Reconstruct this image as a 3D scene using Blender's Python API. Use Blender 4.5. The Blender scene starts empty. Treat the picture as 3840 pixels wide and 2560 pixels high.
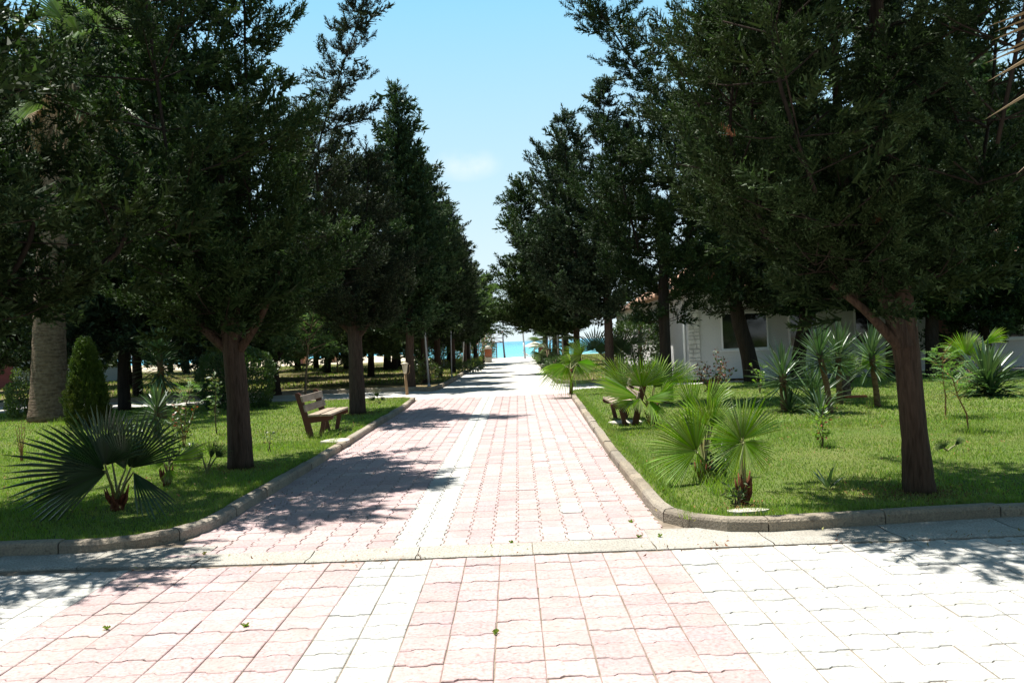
import bpy, math, random
import numpy as np
from mathutils import Vector, Matrix

R = math.radians
sc = bpy.context.scene
COL = sc.collection

# ------------------------------------------------------------------ camera, sky, sun, exposure
TH, FPX, EYE = R(2.35), 3072.0, 1.65
cam = bpy.data.objects.new('camera', bpy.data.cameras.new('camera'))
COL.objects.link(cam)
cam.data.sensor_width = 36.0
cam.data.lens = 36.0 * FPX / 3840.0
cam.data.clip_start, cam.data.clip_end = 0.1, 40000
cam.matrix_world = Matrix.Translation((0, 0, EYE)) @ Matrix.Rotation(R(90), 4, 'X') @ Matrix.Rotation(-TH, 4, 'Z')
sc.camera = cam

SUN_EL = R(72)
SUN_DIR = Vector((-0.90, 0.42, 0)).normalized() * math.cos(SUN_EL) + Vector((0, 0, math.sin(SUN_EL)))
sd = bpy.data.lights.new('sun', 'SUN')
sd.energy, sd.angle, sd.color = 5.0, R(0.53), (1.0, 0.96, 0.89)
sun = bpy.data.objects.new('sun', sd)
COL.objects.link(sun)
sun.rotation_euler = SUN_DIR.to_track_quat('Z', 'Y').to_euler()

w = bpy.data.worlds.new('World')
sc.world = w
w.use_nodes = True
nt = w.node_tree
for n in list(nt.nodes):
    nt.nodes.remove(n)
def N(tree, typ, **kw):
    n = tree.nodes.new(typ)
    for k, v in kw.items():
        setattr(n, k, v)
    return n
sky = N(nt, 'ShaderNodeTexSky', sky_type='NISHITA', sun_disc=False)
sky.sun_elevation = SUN_EL
sky.sun_rotation = math.atan2(SUN_DIR.x, SUN_DIR.y)
sky.air_density, sky.dust_density, sky.ozone_density = 1.0, 0.6, 1.6
# one small wisp of cloud low over the sea
geo = N(nt, 'ShaderNodeTexCoord')
cd = Vector((-0.045, 1.0, 0.218)).normalized()
vm = N(nt, 'ShaderNodeVectorMath', operation='SUBTRACT'); vm.inputs[1].default_value = cd
vs = N(nt, 'ShaderNodeVectorMath', operation='MULTIPLY'); vs.inputs[1].default_value = (22, 8, 46)
vl = N(nt, 'ShaderNodeVectorMath', operation='LENGTH')
ns = N(nt, 'ShaderNodeTexNoise'); ns.inputs['Scale'].default_value = 22; ns.inputs['Detail'].default_value = 6
mr = N(nt, 'ShaderNodeMapRange'); mr.inputs[1].default_value = 1.0; mr.inputs[2].default_value = 0.0
mr2 = N(nt, 'ShaderNodeMapRange'); mr2.inputs[1].default_value = 0.40; mr2.inputs[2].default_value = 0.72
mm = N(nt, 'ShaderNodeMath', operation='MULTIPLY')
mm2 = N(nt, 'ShaderNodeMath', operation='MULTIPLY'); mm2.inputs[1].default_value = 0.75
mx = N(nt, 'ShaderNodeMix', data_type='RGBA'); mx.inputs['B'].default_value = (10.5, 10.6, 10.7, 1)
tint = N(nt, 'ShaderNodeMix', data_type='RGBA', blend_type='MULTIPLY'); tint.inputs['Factor'].default_value = 1.0
tint.inputs['B'].default_value = (0.66, 0.81, 0.79, 1)
bg = N(nt, 'ShaderNodeBackground'); bg.inputs['Strength'].default_value = 0.05
wo = N(nt, 'ShaderNodeOutputWorld')
L = nt.links.new
L(geo.outputs['Generated'], vm.inputs[0]); L(vm.outputs[0], vs.inputs[0]); L(vs.outputs[0], vl.inputs[0])
L(geo.outputs['Generated'], ns.inputs['Vector'])
L(vl.outputs['Value'], mr.inputs[0]); L(ns.outputs['Fac'], mr2.inputs[0])
L(mr.outputs[0], mm.inputs[0]); L(mr2.outputs[0], mm.inputs[1]); L(mm.outputs[0], mm2.inputs[0])
L(mm2.outputs[0], mx.inputs['Factor']); L(sky.outputs[0], tint.inputs['A'])
hz = N(nt, 'ShaderNodeSeparateXYZ'); L(geo.outputs['Generated'], hz.inputs[0])
h1 = N(nt, 'ShaderNodeMapRange'); h1.inputs[1].default_value = 0.0; h1.inputs[2].default_value = 0.40
h2 = N(nt, 'ShaderNodeMapRange', interpolation_type='SMOOTHSTEP'); h2.inputs[1].default_value = 0.36; h2.inputs[2].default_value = 0.80
L(hz.outputs['Z'], h1.inputs[0]); L(hz.outputs['Z'], h2.inputs[0])
hlow = N(nt, 'ShaderNodeMix', data_type='RGBA'); hlow.inputs['A'].default_value = (8.2, 9.4, 9.7, 1); hlow.inputs['B'].default_value = (3.1, 7.0, 9.9, 1)
hall = N(nt, 'ShaderNodeMix', data_type='RGBA')
L(h1.outputs[0], hlow.inputs['Factor']); L(h2.outputs[0], hall.inputs['Factor'])
L(hlow.outputs['Result'], hall.inputs['A']); L(tint.outputs['Result'], hall.inputs['B']); L(hall.outputs['Result'], mx.inputs['A'])
L(mx.outputs['Result'], bg.inputs['Color']); L(bg.outputs[0], wo.inputs['Surface'])

vs_ = sc.view_settings
vs_.view_transform, vs_.look, vs_.gamma, vs_.use_curve_mapping = 'Standard', 'None', 1.0, False
vs_.exposure = 1.1
try:
    sc.cycles.max_bounces = 6
    sc.cycles.transparent_max_bounces = 4
except Exception:
    pass

# ------------------------------------------------------------------ helpers
def G(px, py, z=0.0):
    """ground point that the pixel of the 3840 x 2560 photograph shows, at height z"""
    u, v = (px - 1920) / FPX, (1280 - py) / FPX
    x = u * math.cos(TH) + v * math.sin(TH)
    q = -u * math.sin(TH) + v * math.cos(TH)
    t = (z - EYE) / q
    return Vector((x * t, t, z))
def P(px, py, Y):
    """point at distance Y seen in that pixel"""
    u, v = (px - 1920) / FPX, (1280 - py) / FPX
    return Vector(((u * math.cos(TH) + v * math.sin(TH)) * Y, Y, EYE + (-u * math.sin(TH) + v * math.cos(TH)) * Y))

def tri_mesh(name, verts, mats, idx=None, smooth=False):
    """mesh of loose triangles from an (n*3,3) array"""
    verts = np.ascontiguousarray(verts, dtype=np.float32).reshape(-1, 3)
    nv = len(verts); nt_ = nv // 3
    me = bpy.data.meshes.new(name)
    me.vertices.add(nv); me.loops.add(nv); me.polygons.add(nt_)
    me.vertices.foreach_set('co', verts.ravel())
    me.loops.foreach_set('vertex_index', np.arange(nv, dtype=np.int32))
    me.polygons.foreach_set('loop_start', np.arange(0, nv, 3, dtype=np.int32))
    try:
        me.polygons.foreach_set('loop_total', np.full(nt_, 3, dtype=np.int32))
    except Exception:
        pass
    for m in (mats if isinstance(mats, (list, tuple)) else [mats]):
        me.materials.append(m)
    if idx is not None:
        me.polygons.foreach_set('material_index', np.ascontiguousarray(idx, dtype=np.int32))
    me.update(calc_edges=True)
    return me

class MB:
    """collects simple shapes; build() links them as one mesh object"""
    def __init__(self): self.v, self.f, self.m, self.s = [], [], [], []
    def add(self, vs, fs, mi=0, smooth=False):
        o = len(self.v)
        self.v += [tuple(p) for p in vs]
        for f in fs:
            self.f.append(tuple(i + o for i in f)); self.m.append(mi); self.s.append(smooth)
    def box(self, c, d, rot=None, mi=0, bev=0.0):
        hx, hy, hz = d[0] / 2, d[1] / 2, d[2] / 2
        c = Vector(c); rot = rot or Matrix.Identity(3)
        b = min(bev, hx * .9, hy * .9, hz * .9)
        if b <= 0:
            vs = [Vector((sx * hx, sy * hy, sz * hz)) for sx in (-1, 1) for sy in (-1, 1) for sz in (-1, 1)]
            fs = [(0, 1, 3, 2), (4, 6, 7, 5), (0, 4, 5, 1), (2, 3, 7, 6), (0, 2, 6, 4), (1, 5, 7, 3)]
        else:
            lv = [(-hz, b), (-hz + b, 0), (hz - b, 0), (hz, b)]
            vs, fs = [], []
            for z, i in lv:
                ax, ay = hx - i, hy - i
                k = b if i == 0 else b * .5
                vs += [Vector(p) for p in ((-ax + k, -ay, z), (ax - k, -ay, z), (ax, -ay + k, z), (ax, ay - k, z), (ax - k, ay, z), (-ax + k, ay, z), (-ax, ay - k, z), (-ax, -ay + k, z))]
            fs.append(tuple(range(7, -1, -1))); fs.append(tuple(range(24, 32)))
            for l in range(3):
                for i in range(8):
                    j = (i + 1) % 8
                    fs.append((l * 8 + i, l * 8 + j, l * 8 + 8 + j, l * 8 + 8 + i))
        self.add([c + rot @ p for p in vs], fs, mi)
    def tube(self, pts, rad, n=8, mi=0, cap=True, wob=0.0, rng=None, smooth=True):
        pts = [Vector(p) for p in pts]
        if not hasattr(rad, '__len__'): rad = [rad] * len(pts)
        vs, fs = [], []
        prev = None
        for i, p in enumerate(pts):
            t = (pts[min(i + 1, len(pts) - 1)] - pts[max(i - 1, 0)])
            t = t.normalized() if t.length > 1e-9 else Vector((0, 0, 1))
            a = prev - t * prev.dot(t) if prev is not None else t.orthogonal()
            a = a.normalized() if a.length > 1e-6 else t.orthogonal().normalized()
            prev = a; b = t.cross(a)
            for k in range(n):
                an = 2 * math.pi * k / n
                r = rad[i]
                if wob:
                    r *= 1 + wob * (math.sin(an * 3 + i * .35) * .6 + math.sin(an * 7 + i * .22 + 1) * .4) + (rng.uniform(-wob, wob) * .5 if rng else 0)
                vs.append(p + (a * math.cos(an) + b * math.sin(an)) * r)
        for i in range(len(pts) - 1):
            for k in range(n):
                j = (k + 1) % n
                fs.append((i * n + k, i * n + j, i * n + n + j, i * n + n + k))
        if cap:
            fs.append(tuple(range(n - 1, -1, -1))); fs.append(tuple((len(pts) - 1) * n + k for k in range(n)))
        self.add(vs, fs, mi, smooth)
    def lathe(self, prof, n=16, o=(0, 0, 0), mi=0, smooth=True):
        vs, fs = [], []
        o = Vector(o)
        for r, z in prof:
            for k in range(n):
                a = 2 * math.pi * k / n
                vs.append(o + Vector((r * math.cos(a), r * math.sin(a), z)))
        for i in range(len(prof) - 1):
            for k in range(n):
                j = (k + 1) % n
                fs.append((i * n + k, i * n + j, i * n + n + j, i * n + n + k))
        fs.append(tuple(range(n - 1, -1, -1))); fs.append(tuple((len(prof) - 1) * n + k for k in range(n)))
        self.add(vs, fs, mi, smooth)
    def prism(self, poly, z0, z1, mi=0):
        n = len(poly)
        vs = [Vector((p[0], p[1], z0)) for p in poly] + [Vector((p[0], p[1], z1)) for p in poly]
        fs = [tuple(range(n - 1, -1, -1)), tuple(range(n, 2 * n))] + [(i, (i + 1) % n, n + (i + 1) % n, n + i) for i in range(n)]
        self.add(vs, fs, mi)
    def mesh(self, name, mats):
        me = bpy.data.meshes.new(name)
        me.from_pydata(self.v, [], self.f)
        for m in (mats if isinstance(mats, (list, tuple)) else [mats]): me.materials.append(m)
        me.polygons.foreach_set('material_index', self.m)
        me.polygons.foreach_set('use_smooth', self.s)
        me.update()
        return me
    def build(self, name, mats, parent=None, loc=None, **props):
        return link(name, self.mesh(name, mats), parent, loc, **props)

def link(name, me, parent=None, loc=None, **props):
    o = bpy.data.objects.new(name, me)
    COL.objects.link(o)
    if parent: o.parent = parent
    if loc is not None: o.location = loc
    for k, v in props.items(): o[k] = v
    return o
def thing(name, label, cat, loc=(0, 0, 0), rz=0.0, group=None):
    o = bpy.data.objects.new(name, None)
    COL.objects.link(o)
    o.location = loc; o.rotation_euler = (0, 0, rz)
    o['label'] = label; o['category'] = cat
    if group: o['group'] = group
    return o
def dup(root, loc, rz, scale, label, group=None):
    r = root.copy(); COL.objects.link(r)
    r.location = loc; r.rotation_euler = (0, 0, rz)
    r.scale = scale if hasattr(scale, '__len__') else (scale,) * 3
    r['label'] = label
    if group: r['group'] = group
    for ch in list(root.children):
        c = ch.copy(); COL.objects.link(c); c.parent = r
        for g in list(ch.children):
            d = g.copy(); COL.objects.link(d); d.parent = c
    return r

# ------------------------------------------------------------------ materials
def mat(name, col, rough=0.8, spec=0.3, var=0.0, hue=0.0, noise=None, trans=0.0, bump=None, island=False, col2=None, metal=0.0, coords='pos', trcol=None):
    """principled material; noise=(scale, amount) mixes towards col2 (or darker); var = random value per object/piece"""
    m = bpy.data.materials.new(name); m.use_nodes = True
    t = m.node_tree; p = t.nodes['Principled BSDF']; out = t.nodes['Material Output']
    p.inputs['Roughness'].default_value = rough
    p.inputs['Specular IOR Level'].default_value = spec
    p.inputs['Metallic'].default_value = metal
    k = t.links.new
    src = N(t, 'ShaderNodeRGB'); src.outputs[0].default_value = (*col, 1)
    c = src.outputs[0]
    if coords == 'pos': vec = N(t, 'ShaderNodeNewGeometry').outputs['Position']
    else: vec = N(t, 'ShaderNodeTexCoord').outputs['Object']
    if noise:
        for i, q_ in enumerate(noise):
            s, a, c2 = q_[:3]; lo, hi = q_[3:] if len(q_) > 3 else (.42, .62)
            nz = N(t, 'ShaderNodeTexNoise'); nz.inputs['Detail'].default_value = 5
            if hasattr(s, '__len__'):
                mp = N(t, 'ShaderNodeVectorMath', operation='MULTIPLY'); mp.inputs[1].default_value = s
                k(vec, mp.inputs[0]); k(mp.outputs[0], nz.inputs['Vector']); nz.inputs['Scale'].default_value = 1
            else:
                k(vec, nz.inputs['Vector']); nz.inputs['Scale'].default_value = s
            rg = N(t, 'ShaderNodeMapRange'); rg.inputs[1].default_value = lo; rg.inputs[2].default_value = hi
            rg.inputs[4].default_value = a
            k(nz.outputs['Fac'], rg.inputs[0])
            mi = N(t, 'ShaderNodeMix', data_type='RGBA'); mi.inputs['B'].default_value = (*c2, 1)
            k(rg.outputs[0], mi.inputs['Factor']); k(c, mi.inputs['A']); c = mi.outputs['Result']
    if var or hue:
        oi = N(t, 'ShaderNodeObjectInfo')
        r = oi.outputs['Random']
        if island:
            ge = N(t, 'ShaderNodeNewGeometry')
            ad = N(t, 'ShaderNodeMath', operation='ADD'); k(r, ad.inputs[0]); k(ge.outputs['Random Per Island'], ad.inputs[1])
            fr = N(t, 'ShaderNodeMath', operation='FRACT'); k(ad.outputs[0], fr.inputs[0]); r = fr.outputs[0]
        hs = N(t, 'ShaderNodeHueSaturation')
        mv = N(t, 'ShaderNodeMapRange'); mv.inputs[3].default_value = 1 - var; mv.inputs[4].default_value = 1 + var
        k(r, mv.inputs[0]); k(mv.outputs[0], hs.inputs['Value'])
        m7 = N(t, 'ShaderNodeMath', operation='MULTIPLY'); m7.inputs[1].default_value = 7.31; k(r, m7.inputs[0])
        f7 = N(t, 'ShaderNodeMath', operation='FRACT'); k(m7.outputs[0], f7.inputs[0])
        mh = N(t, 'ShaderNodeMapRange'); mh.inputs[3].default_value = .5 - hue; mh.inputs[4].default_value = .5 + hue
        k(f7.outputs[0], mh.inputs[0]); k(mh.outputs[0], hs.inputs['Hue'])
        m3 = N(t, 'ShaderNodeMath', operation='MULTIPLY'); m3.inputs[1].default_value = 3.77; k(r, m3.inputs[0])
        f3 = N(t, 'ShaderNodeMath', operation='FRACT'); k(m3.outputs[0], f3.inputs[0])
        msat = N(t, 'ShaderNodeMapRange'); msat.inputs[3].default_value = 1 - var * 1.2; msat.inputs[4].default_value = 1 + var * .8
        k(f3.outputs[0], msat.inputs[0]); k(msat.outputs[0], hs.inputs['Saturation'])
        k(c, hs.inputs['Color']); c = hs.outputs['Color']
    k(c, p.inputs['Base Color'])
    if bump:
        s, d, st = bump
        nz = N(t, 'ShaderNodeTexNoise'); nz.inputs['Detail'].default_value = 6
        if hasattr(s, '__len__'):
            mp = N(t, 'ShaderNodeVectorMath', operation='MULTIPLY'); mp.inputs[1].default_value = s
            k(vec, mp.inputs[0]); k(mp.outputs[0], nz.inputs['Vector']); nz.inputs['Scale'].default_value = 1
        else:
            k(vec, nz.inputs['Vector']); nz.inputs['Scale'].default_value = s
        bp = N(t, 'ShaderNodeBump'); bp.inputs['Distance'].default_value = d; bp.inputs['Strength'].default_value = st
        k(nz.outputs['Fac'], bp.inputs['Height']); k(bp.outputs[0], p.inputs['Normal'])
    if trans:
        tr = N(t, 'ShaderNodeBsdfTranslucent')
        tm = N(t, 'ShaderNodeMix', data_type='RGBA', blend_type='MULTIPLY'); tm.inputs['Factor'].default_value = 1
        tm.inputs['B'].default_value = (*(trcol or (1.5, 1.6, .7)), 1)
        k(c, tm.inputs['A']); k(tm.outputs['Result'], tr.inputs['Color'])
        ms = N(t, 'ShaderNodeMixShader'); ms.inputs[0].default_value = trans
        k(p.outputs[0], ms.inputs[1]); k(tr.outputs[0], ms.inputs[2]); k(ms.outputs[0], out.inputs['Surface'])
    return m

M = {}
M['pink'] = mat('pink_paver', (.41, .296, .297), .88, .2, var=.08, hue=.008, island=True,
                noise=[(9, .6, (.43, .345, .33)), (45, .6, (.27, .20, .185)), (2.1, .4, (.43, .35, .32)), (34, .8, (.22, .165, .155), .55, .70), (2.6, .55, (.28, .225, .21), .56, .72)], bump=(160, .004, .5))
M['white'] = mat('white_paver', (.44, .44, .42), .88, .2, var=.08, hue=.01, island=True,
                 noise=[(8, .6, (.35, .35, .325)), (50, .6, (.27, .265, .235)), (34, .85, (.20, .195, .175), .55, .70), (2.6, .6, (.27, .26, .23), .56, .72), (2.3, .35, (.47, .455, .42))], bump=(160, .004, .5))
M['pale'] = mat('pale_pink_paver', (.42, .305, .292), .88, .2, var=.08, hue=.012, island=True,
                noise=[(9, .5, (.45, .385, .375)), (45, .5, (.30, .245, .235)), (34, .8, (.23, .185, .175), .55, .70), (2.6, .55, (.29, .245, .23), .56, .72)], bump=(160, .004, .5))
M['bed'] = mat('joint_soil', (.23, .19, .15), .95, .1, noise=[(12, .8, (.14, .115, .085))])
M['concrete'] = mat('concrete', (.40, .38, .335), .9, .2, noise=[(3, .5, (.32, .30, .25)), (70, .8, (.20, .19, .17)), (1.6, .7, (.22, .20, .165), .54, .70)], bump=(140, .006, .6), var=.07)
M['kerb'] = mat('kerb_stone', (.31, .265, .20), .9, .2, noise=[(4, .6, (.25, .21, .165)), (60, .6, (.18, .16, .13)), (1.7, .75, (.15, .13, .10), .52, .68), (22, .7, (.12, .10, .08), .58, .70)], bump=(60, .015, .9), var=.14)
M['farpath'] = mat('far_path', (.56, .545, .51), .9, .2, noise=[((6, 1.2, 1), .45, (.40, .38, .34)), (1.2, .5, (.50, .47, .40)), ((1.5, 9, 1), .35, (.36, .345, .31))])
M['lawn'] = mat('lawn_soil', (.085, .115, .03), .95, .1, noise=[(3, .6, (.065, .10, .02)), (.7, .5, (.13, .13, .045))])
M['grove'] = mat('grove_ground', (.115, .12, .042), .95, .1, noise=[((.18, .5, 1), .95, (.20, .14, .085)), (.5, .6, (.15, .125, .06)), (4, .5, (.08, .08, .03))], bump=(6, .08, 1))
M['sand'] = mat('sand', (.50, .43, .32), .95, .1, noise=[(.4, .6, (.44, .37, .27)), (3, .4, (.40, .34, .25))], bump=(2, .15, 1))
M['grass'] = mat('grass_blade', (.19, .30, .046), .6, .3, trans=.4, var=.22, hue=.02, island=True, noise=[(.42, .75, (.31, .29, .11), .54, .70), (.8, .5, (.24, .30, .07)), (1.9, .5, (.155, .25, .036)), (6, .4, (.125, .22, .03))], trcol=(1.3, 1.4, .6))
M['dry'] = mat('dry_grass', (.24, .22, .08), .7, .2, trans=.3, var=.2, hue=.02, island=True)
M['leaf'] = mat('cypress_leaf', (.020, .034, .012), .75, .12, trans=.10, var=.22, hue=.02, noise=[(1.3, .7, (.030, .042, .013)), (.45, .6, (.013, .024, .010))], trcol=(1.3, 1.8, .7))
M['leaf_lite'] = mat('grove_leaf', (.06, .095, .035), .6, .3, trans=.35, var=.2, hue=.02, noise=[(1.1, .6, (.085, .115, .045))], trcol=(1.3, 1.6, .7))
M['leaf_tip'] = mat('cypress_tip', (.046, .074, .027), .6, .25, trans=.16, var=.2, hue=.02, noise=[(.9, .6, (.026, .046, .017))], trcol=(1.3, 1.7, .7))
M['leaf_lite_tip'] = mat('grove_tip', (.10, .15, .055), .7, .15, trans=.35, var=.2, hue=.02, trcol=(1.3, 1.6, .7))
M['brown'] = mat('dead_sprig', (.20, .085, .04), .8, .2)
M['bark'] = mat('bark', (.065, .042, .030), .95, .12, noise=[((22, 22, 2.2), .8, (.032, .021, .015)), ((60, 60, 7), .5, (.095, .064, .047))], bump=((34, 34, 3.0), .035, 1.0), var=.10)
M['bark_dark'] = mat('dark_bark', (.036, .027, .021), .95, .1, noise=[((18, 18, 2.2), .8, (.02, .015, .012))], bump=((26, 26, 3), .03, 1))
M['palm_bark'] = mat('palm_bark', (.15, .105, .072), .95, .1, noise=[((4, 4, 22), .9, (.075, .05, .034)), (14, .5, (.21, .16, .115))], bump=((6, 6, 34), .04, 1))
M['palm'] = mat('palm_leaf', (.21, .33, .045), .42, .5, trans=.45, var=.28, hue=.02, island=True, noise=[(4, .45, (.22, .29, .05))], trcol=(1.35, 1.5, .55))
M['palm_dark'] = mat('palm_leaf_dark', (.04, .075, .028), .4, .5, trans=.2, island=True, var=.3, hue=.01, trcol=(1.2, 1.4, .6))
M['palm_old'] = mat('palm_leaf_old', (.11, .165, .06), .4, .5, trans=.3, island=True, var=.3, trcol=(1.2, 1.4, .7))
M['palm_dead'] = mat('dead_palm_leaf', (.27, .20, .12), .7, .3, trans=.2, var=.12, trcol=(1.1, 1, .8))
M['petiole'] = mat('petiole', (.15, .17, .05), .5, .4, noise=[(14, .5, (.20, .13, .06))])
M['palm_base'] = mat('palm_fibre', (.15, .055, .03), .9, .1, noise=[(30, .8, (.09, .035, .02))], bump=((60, 60, 10), .02, 1))
M['yucca'] = mat('yucca_leaf', (.062, .115, .045), .32, .6, trans=.15, var=.2, hue=.015, island=True, trcol=(1.2, 1.3, .7))
M['yucca_trunk'] = mat('yucca_trunk', (.19, .12, .07), .95, .1, noise=[((8, 8, 30), .8, (.10, .065, .04))], bump=((10, 10, 40), .03, 1))
M['thuja'] = mat('thuja_leaf', (.055, .105, .015), .6, .3, trans=.25, var=.2, hue=.02, noise=[(.9, .45, (.10, .075, .02))], trcol=(1.2, 1.4, .6))
M['hedge'] = mat('hedge_leaf', (.04, .08, .02), .4, .5, trans=.2, var=.22, hue=.02, island=True)
M['citrus'] = mat('citrus_leaf', (.14, .24, .03), .4, .5, trans=.4, var=.2, hue=.02, island=True, trcol=(1.3, 1.4, .6))
M['shrub'] = mat('shrub_leaf', (.075, .115, .035), .45, .45, trans=.3, var=.22, hue=.02, island=True)
M['red_leaf'] = mat('red_leaf', (.23, .07, .035), .5, .4, trans=.3, var=.2, hue=.02, island=True, trcol=(1.2, 1, .8))
M['flower'] = mat('pink_flower', (.62, .33, .26), .6, .3, trans=.3, var=.2, hue=.02, island=True, trcol=(1.1, 1.1, 1.1))
M['mimosa'] = mat('mimosa_leaf', (.10, .19, .045), .5, .35, trans=.4, var=.18, hue=.02, island=True, trcol=(1.3, 1.4, .7))
M['stem'] = mat('stem', (.12, .085, .05), .8, .2)
M['red_stem'] = mat('red_stem', (.27, .14, .06), .8, .2)
M['wall'] = mat('white_wall', (.52, .52, .52), .9, .2, noise=[(1.4, .3, (.62, .62, .60)), (25, .25, (.66, .66, .65))], bump=((6, 6, 14), .01, .6))
M['stone'] = mat('painted_stone', (.58, .57, .54), .9, .2, noise=[(7, .6, (.44, .43, .40))], bump=(30, .02, .8), var=.1, island=True)
M['tile'] = mat('roof_tile', (.40, .25, .18), .85, .2, noise=[(3, .6, (.27, .16, .11)), (14, .5, (.48, .36, .29))], var=.15, island=True)
M['frame_w'] = mat('white_frame', (.74, .74, .74), .4, .5)
M['glass'] = mat('window_glass', (.012, .014, .016), .06, .6)
M['redwood'] = mat('red_shutter', (.16, .03, .025), .6, .3, noise=[((3, 3, 20), .4, (.11, .02, .018))])
M['bench_red'] = mat('bench_side', (.095, .03, .02), .6, .4, noise=[((10, 10, 60), .5, (.055, .02, .015))], bump=((20, 20, 90), .004, .5))
M['plank'] = mat('weathered_plank', (.29, .235, .18), .8, .2, noise=[((40, 3, 40), .7, (.17, .13, .10)), (6, .5, (.37, .31, .25))], bump=((90, 4, 90), .006, .8), var=.12)
M['lampwood'] = mat('lamp_post_wood', (.25, .16, .085), .75, .3, noise=[((60, 60, 4), .6, (.16, .095, .05))])
M['lampshade'] = mat('lamp_shade', (.42, .36, .27), .5, .4)
M['metal'] = mat('painted_metal', (.36, .37, .39), .5, .4, noise=[(4, .4, (.40, .40, .41))])
M['brick'] = mat('brick', (.46, .16, .08), .9, .2, noise=[(9, .6, (.36, .12, .07))], var=.12, island=True)
M['tower'] = mat('tower_wood', (.15, .065, .05), .7, .3)
M['steel'] = mat('blue_grey_steel', (.10, .14, .17), .5, .4)
M['thatch'] = mat('thatch', (.55, .50, .42), .9, .1, noise=[((20, 20, 4), .6, (.40, .34, .26))])
M['plastic'] = mat('white_plastic', (.75, .75, .75), .4, .4)
M['cabin'] = mat('cabin_wood', (.30, .15, .08), .8, .2, noise=[((2, 2, 30), .5, (.22, .10, .055))])
M['slate'] = mat('flat_stone', (.46, .43, .37), .9, .2, noise=[(8, .6, (.33, .30, .25))], bump=(50, .01, .8))
M['rust'] = mat('terracotta', (.38, .11, .05), .8, .2)

# sea: deep turquoise, wind ripples
m = bpy.data.materials.new('sea_water'); m.use_nodes = True; M['sea'] = m
t = m.node_tree; p = t.nodes['Principled BSDF']; k = t.links.new
p.inputs['Roughness'].default_value = .22; p.inputs['IOR'].default_value = 1.33
ge = N(t, 'ShaderNodeNewGeometry')
sx = N(t, 'ShaderNodeSeparateXYZ'); k(ge.outputs['Position'], sx.inputs[0])
mrr = N(t, 'ShaderNodeMapRange'); mrr.inputs[1].default_value = 130; mrr.inputs[2].default_value = 900; k(sx.outputs['Y'], mrr.inputs[0])
cr = N(t, 'ShaderNodeValToRGB'); k(mrr.outputs[0], cr.inputs[0])
cr.color_ramp.elements[0].color = (.14, .40, .42, 1); cr.color_ramp.elements[1].color = (.012, .20, .32, 1)
e = cr.color_ramp.elements.new(.12); e.color = (.06, .36, .43, 1)
e = cr.color_ramp.elements.new(.45); e.color = (.03, .29, .40, 1)
k(cr.outputs[0], p.inputs['Base Color'])
mp = N(t, 'ShaderNodeVectorMath', operation='MULTIPLY'); mp.inputs[1].default_value = (.5, 1.1, 1); k(ge.outputs['Position'], mp.inputs[0])
nz = N(t, 'ShaderNodeTexNoise'); nz.inputs['Scale'].default_value = .8; nz.inputs['Detail'].default_value = 6; k(mp.outputs[0], nz.inputs['Vector'])
bp = N(t, 'ShaderNodeBump'); bp.inputs['Distance'].default_value = .5; bp.inputs['Strength'].default_value = 1; k(nz.outputs['Fac'], bp.inputs['Height']); k(bp.outputs[0], p.inputs['Normal'])

# ------------------------------------------------------------------ ground, paths, sea
rng = random.Random(7)
nrg = np.random.default_rng(11)
LZ = 0.095      # lawn level
XL, XR = -2.85, 1.26

def sheet(name, poly, z, m, **props):
    b = MB()
    b.add([(x, y, z) for x, y in poly], [tuple(range(len(poly)))])
    return b.build(name, m, kind='structure', **props)

def grid_sheet(name, xs, ys, zf, m):
    b = MB()
    vs = [(x, y, zf(x, y)) for y in ys for x in xs]
    nx = len(xs)
    b.add(vs, [(j * nx + i, j * nx + i + 1, j * nx + nx + i + 1, j * nx + nx + i) for j in range(len(ys) - 1) for i in range(nx - 1)], 0, True)
    return b.build(name, m, kind='structure')

sheet('ground', [(-400, -200), (400, -200), (400, 86), (-400, 86)], -0.05, M['grove'])
def beach_z(x, y):
    f = min(1, max(0, (-6 - x) / 12))
    y0, y1 = 84 + 45 * f, 150 + 30 * f
    z = -0.055 + .35 * f * min(1, max(0, (y - 84) / 20))
    if y > y0: z -= (y - y0) / (y1 - y0) * 2.4
    return z + .05 * math.sin(x * .7) * math.sin(y * .4)
grid_sheet('beach', [-400, -200, -100, -60, -40, -30] + [-24 + i * 1.5 for i in range(40)] + [40, 60, 100, 200, 400], [85.5 + i * 4 for i in range(40)], beach_z, M['sand'])
sheet('sea', [(-15000, 125), (15000, 125), (15000, 30000), (-15000, 30000)], -1.5, M['sea'])

def arc(cx, cy, r, a0, a1, n=7):
    return [(cx + r * math.cos(R(a0 + (a1 - a0) * i / n)), cy + r * math.sin(R(a0 + (a1 - a0) * i / n))) for i in range(n + 1)]

KW = 0.13
# outer lines of the kerbs (street side), going so that the lawn lies on the LEFT of the travel direction
left_near = [(-14, 6.98), (-4.4, 6.96)] + arc(-3.75, 7.84, .9, -90, 0) + [(-2.83, 12), (-2.84, 17), (-2.84, 21.5), (-2.95, 24.4)]
left_near_back = [(-2.95, 24.4), (-3.3, 25.1), (-8, 25.6), (-40, 25.0)]
right_near = [(1.60, 23.2), (1.46, 18.2), (1.29, 11.8), (1.245, 7.95)] + arc(2.0, 7.50, .76, 180, 270)[0:] + [(3.8, 6.86), (14, 7.1)]
left_far = [(-40, 30.4), (-8.3, 30.6), (-3.6, 29.6), (-2.9, 29.0), (-2.72, 30.5), (-2.62, 36), (-2.58, 47.5)]
right_far = [(1.9, 70), (1.62, 45), (1.58, 34.5), (1.75, 30.6), (2.4, 30.1), (12, 30)]
LAWN_LEFT = left_near + left_near_back[1:]
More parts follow.
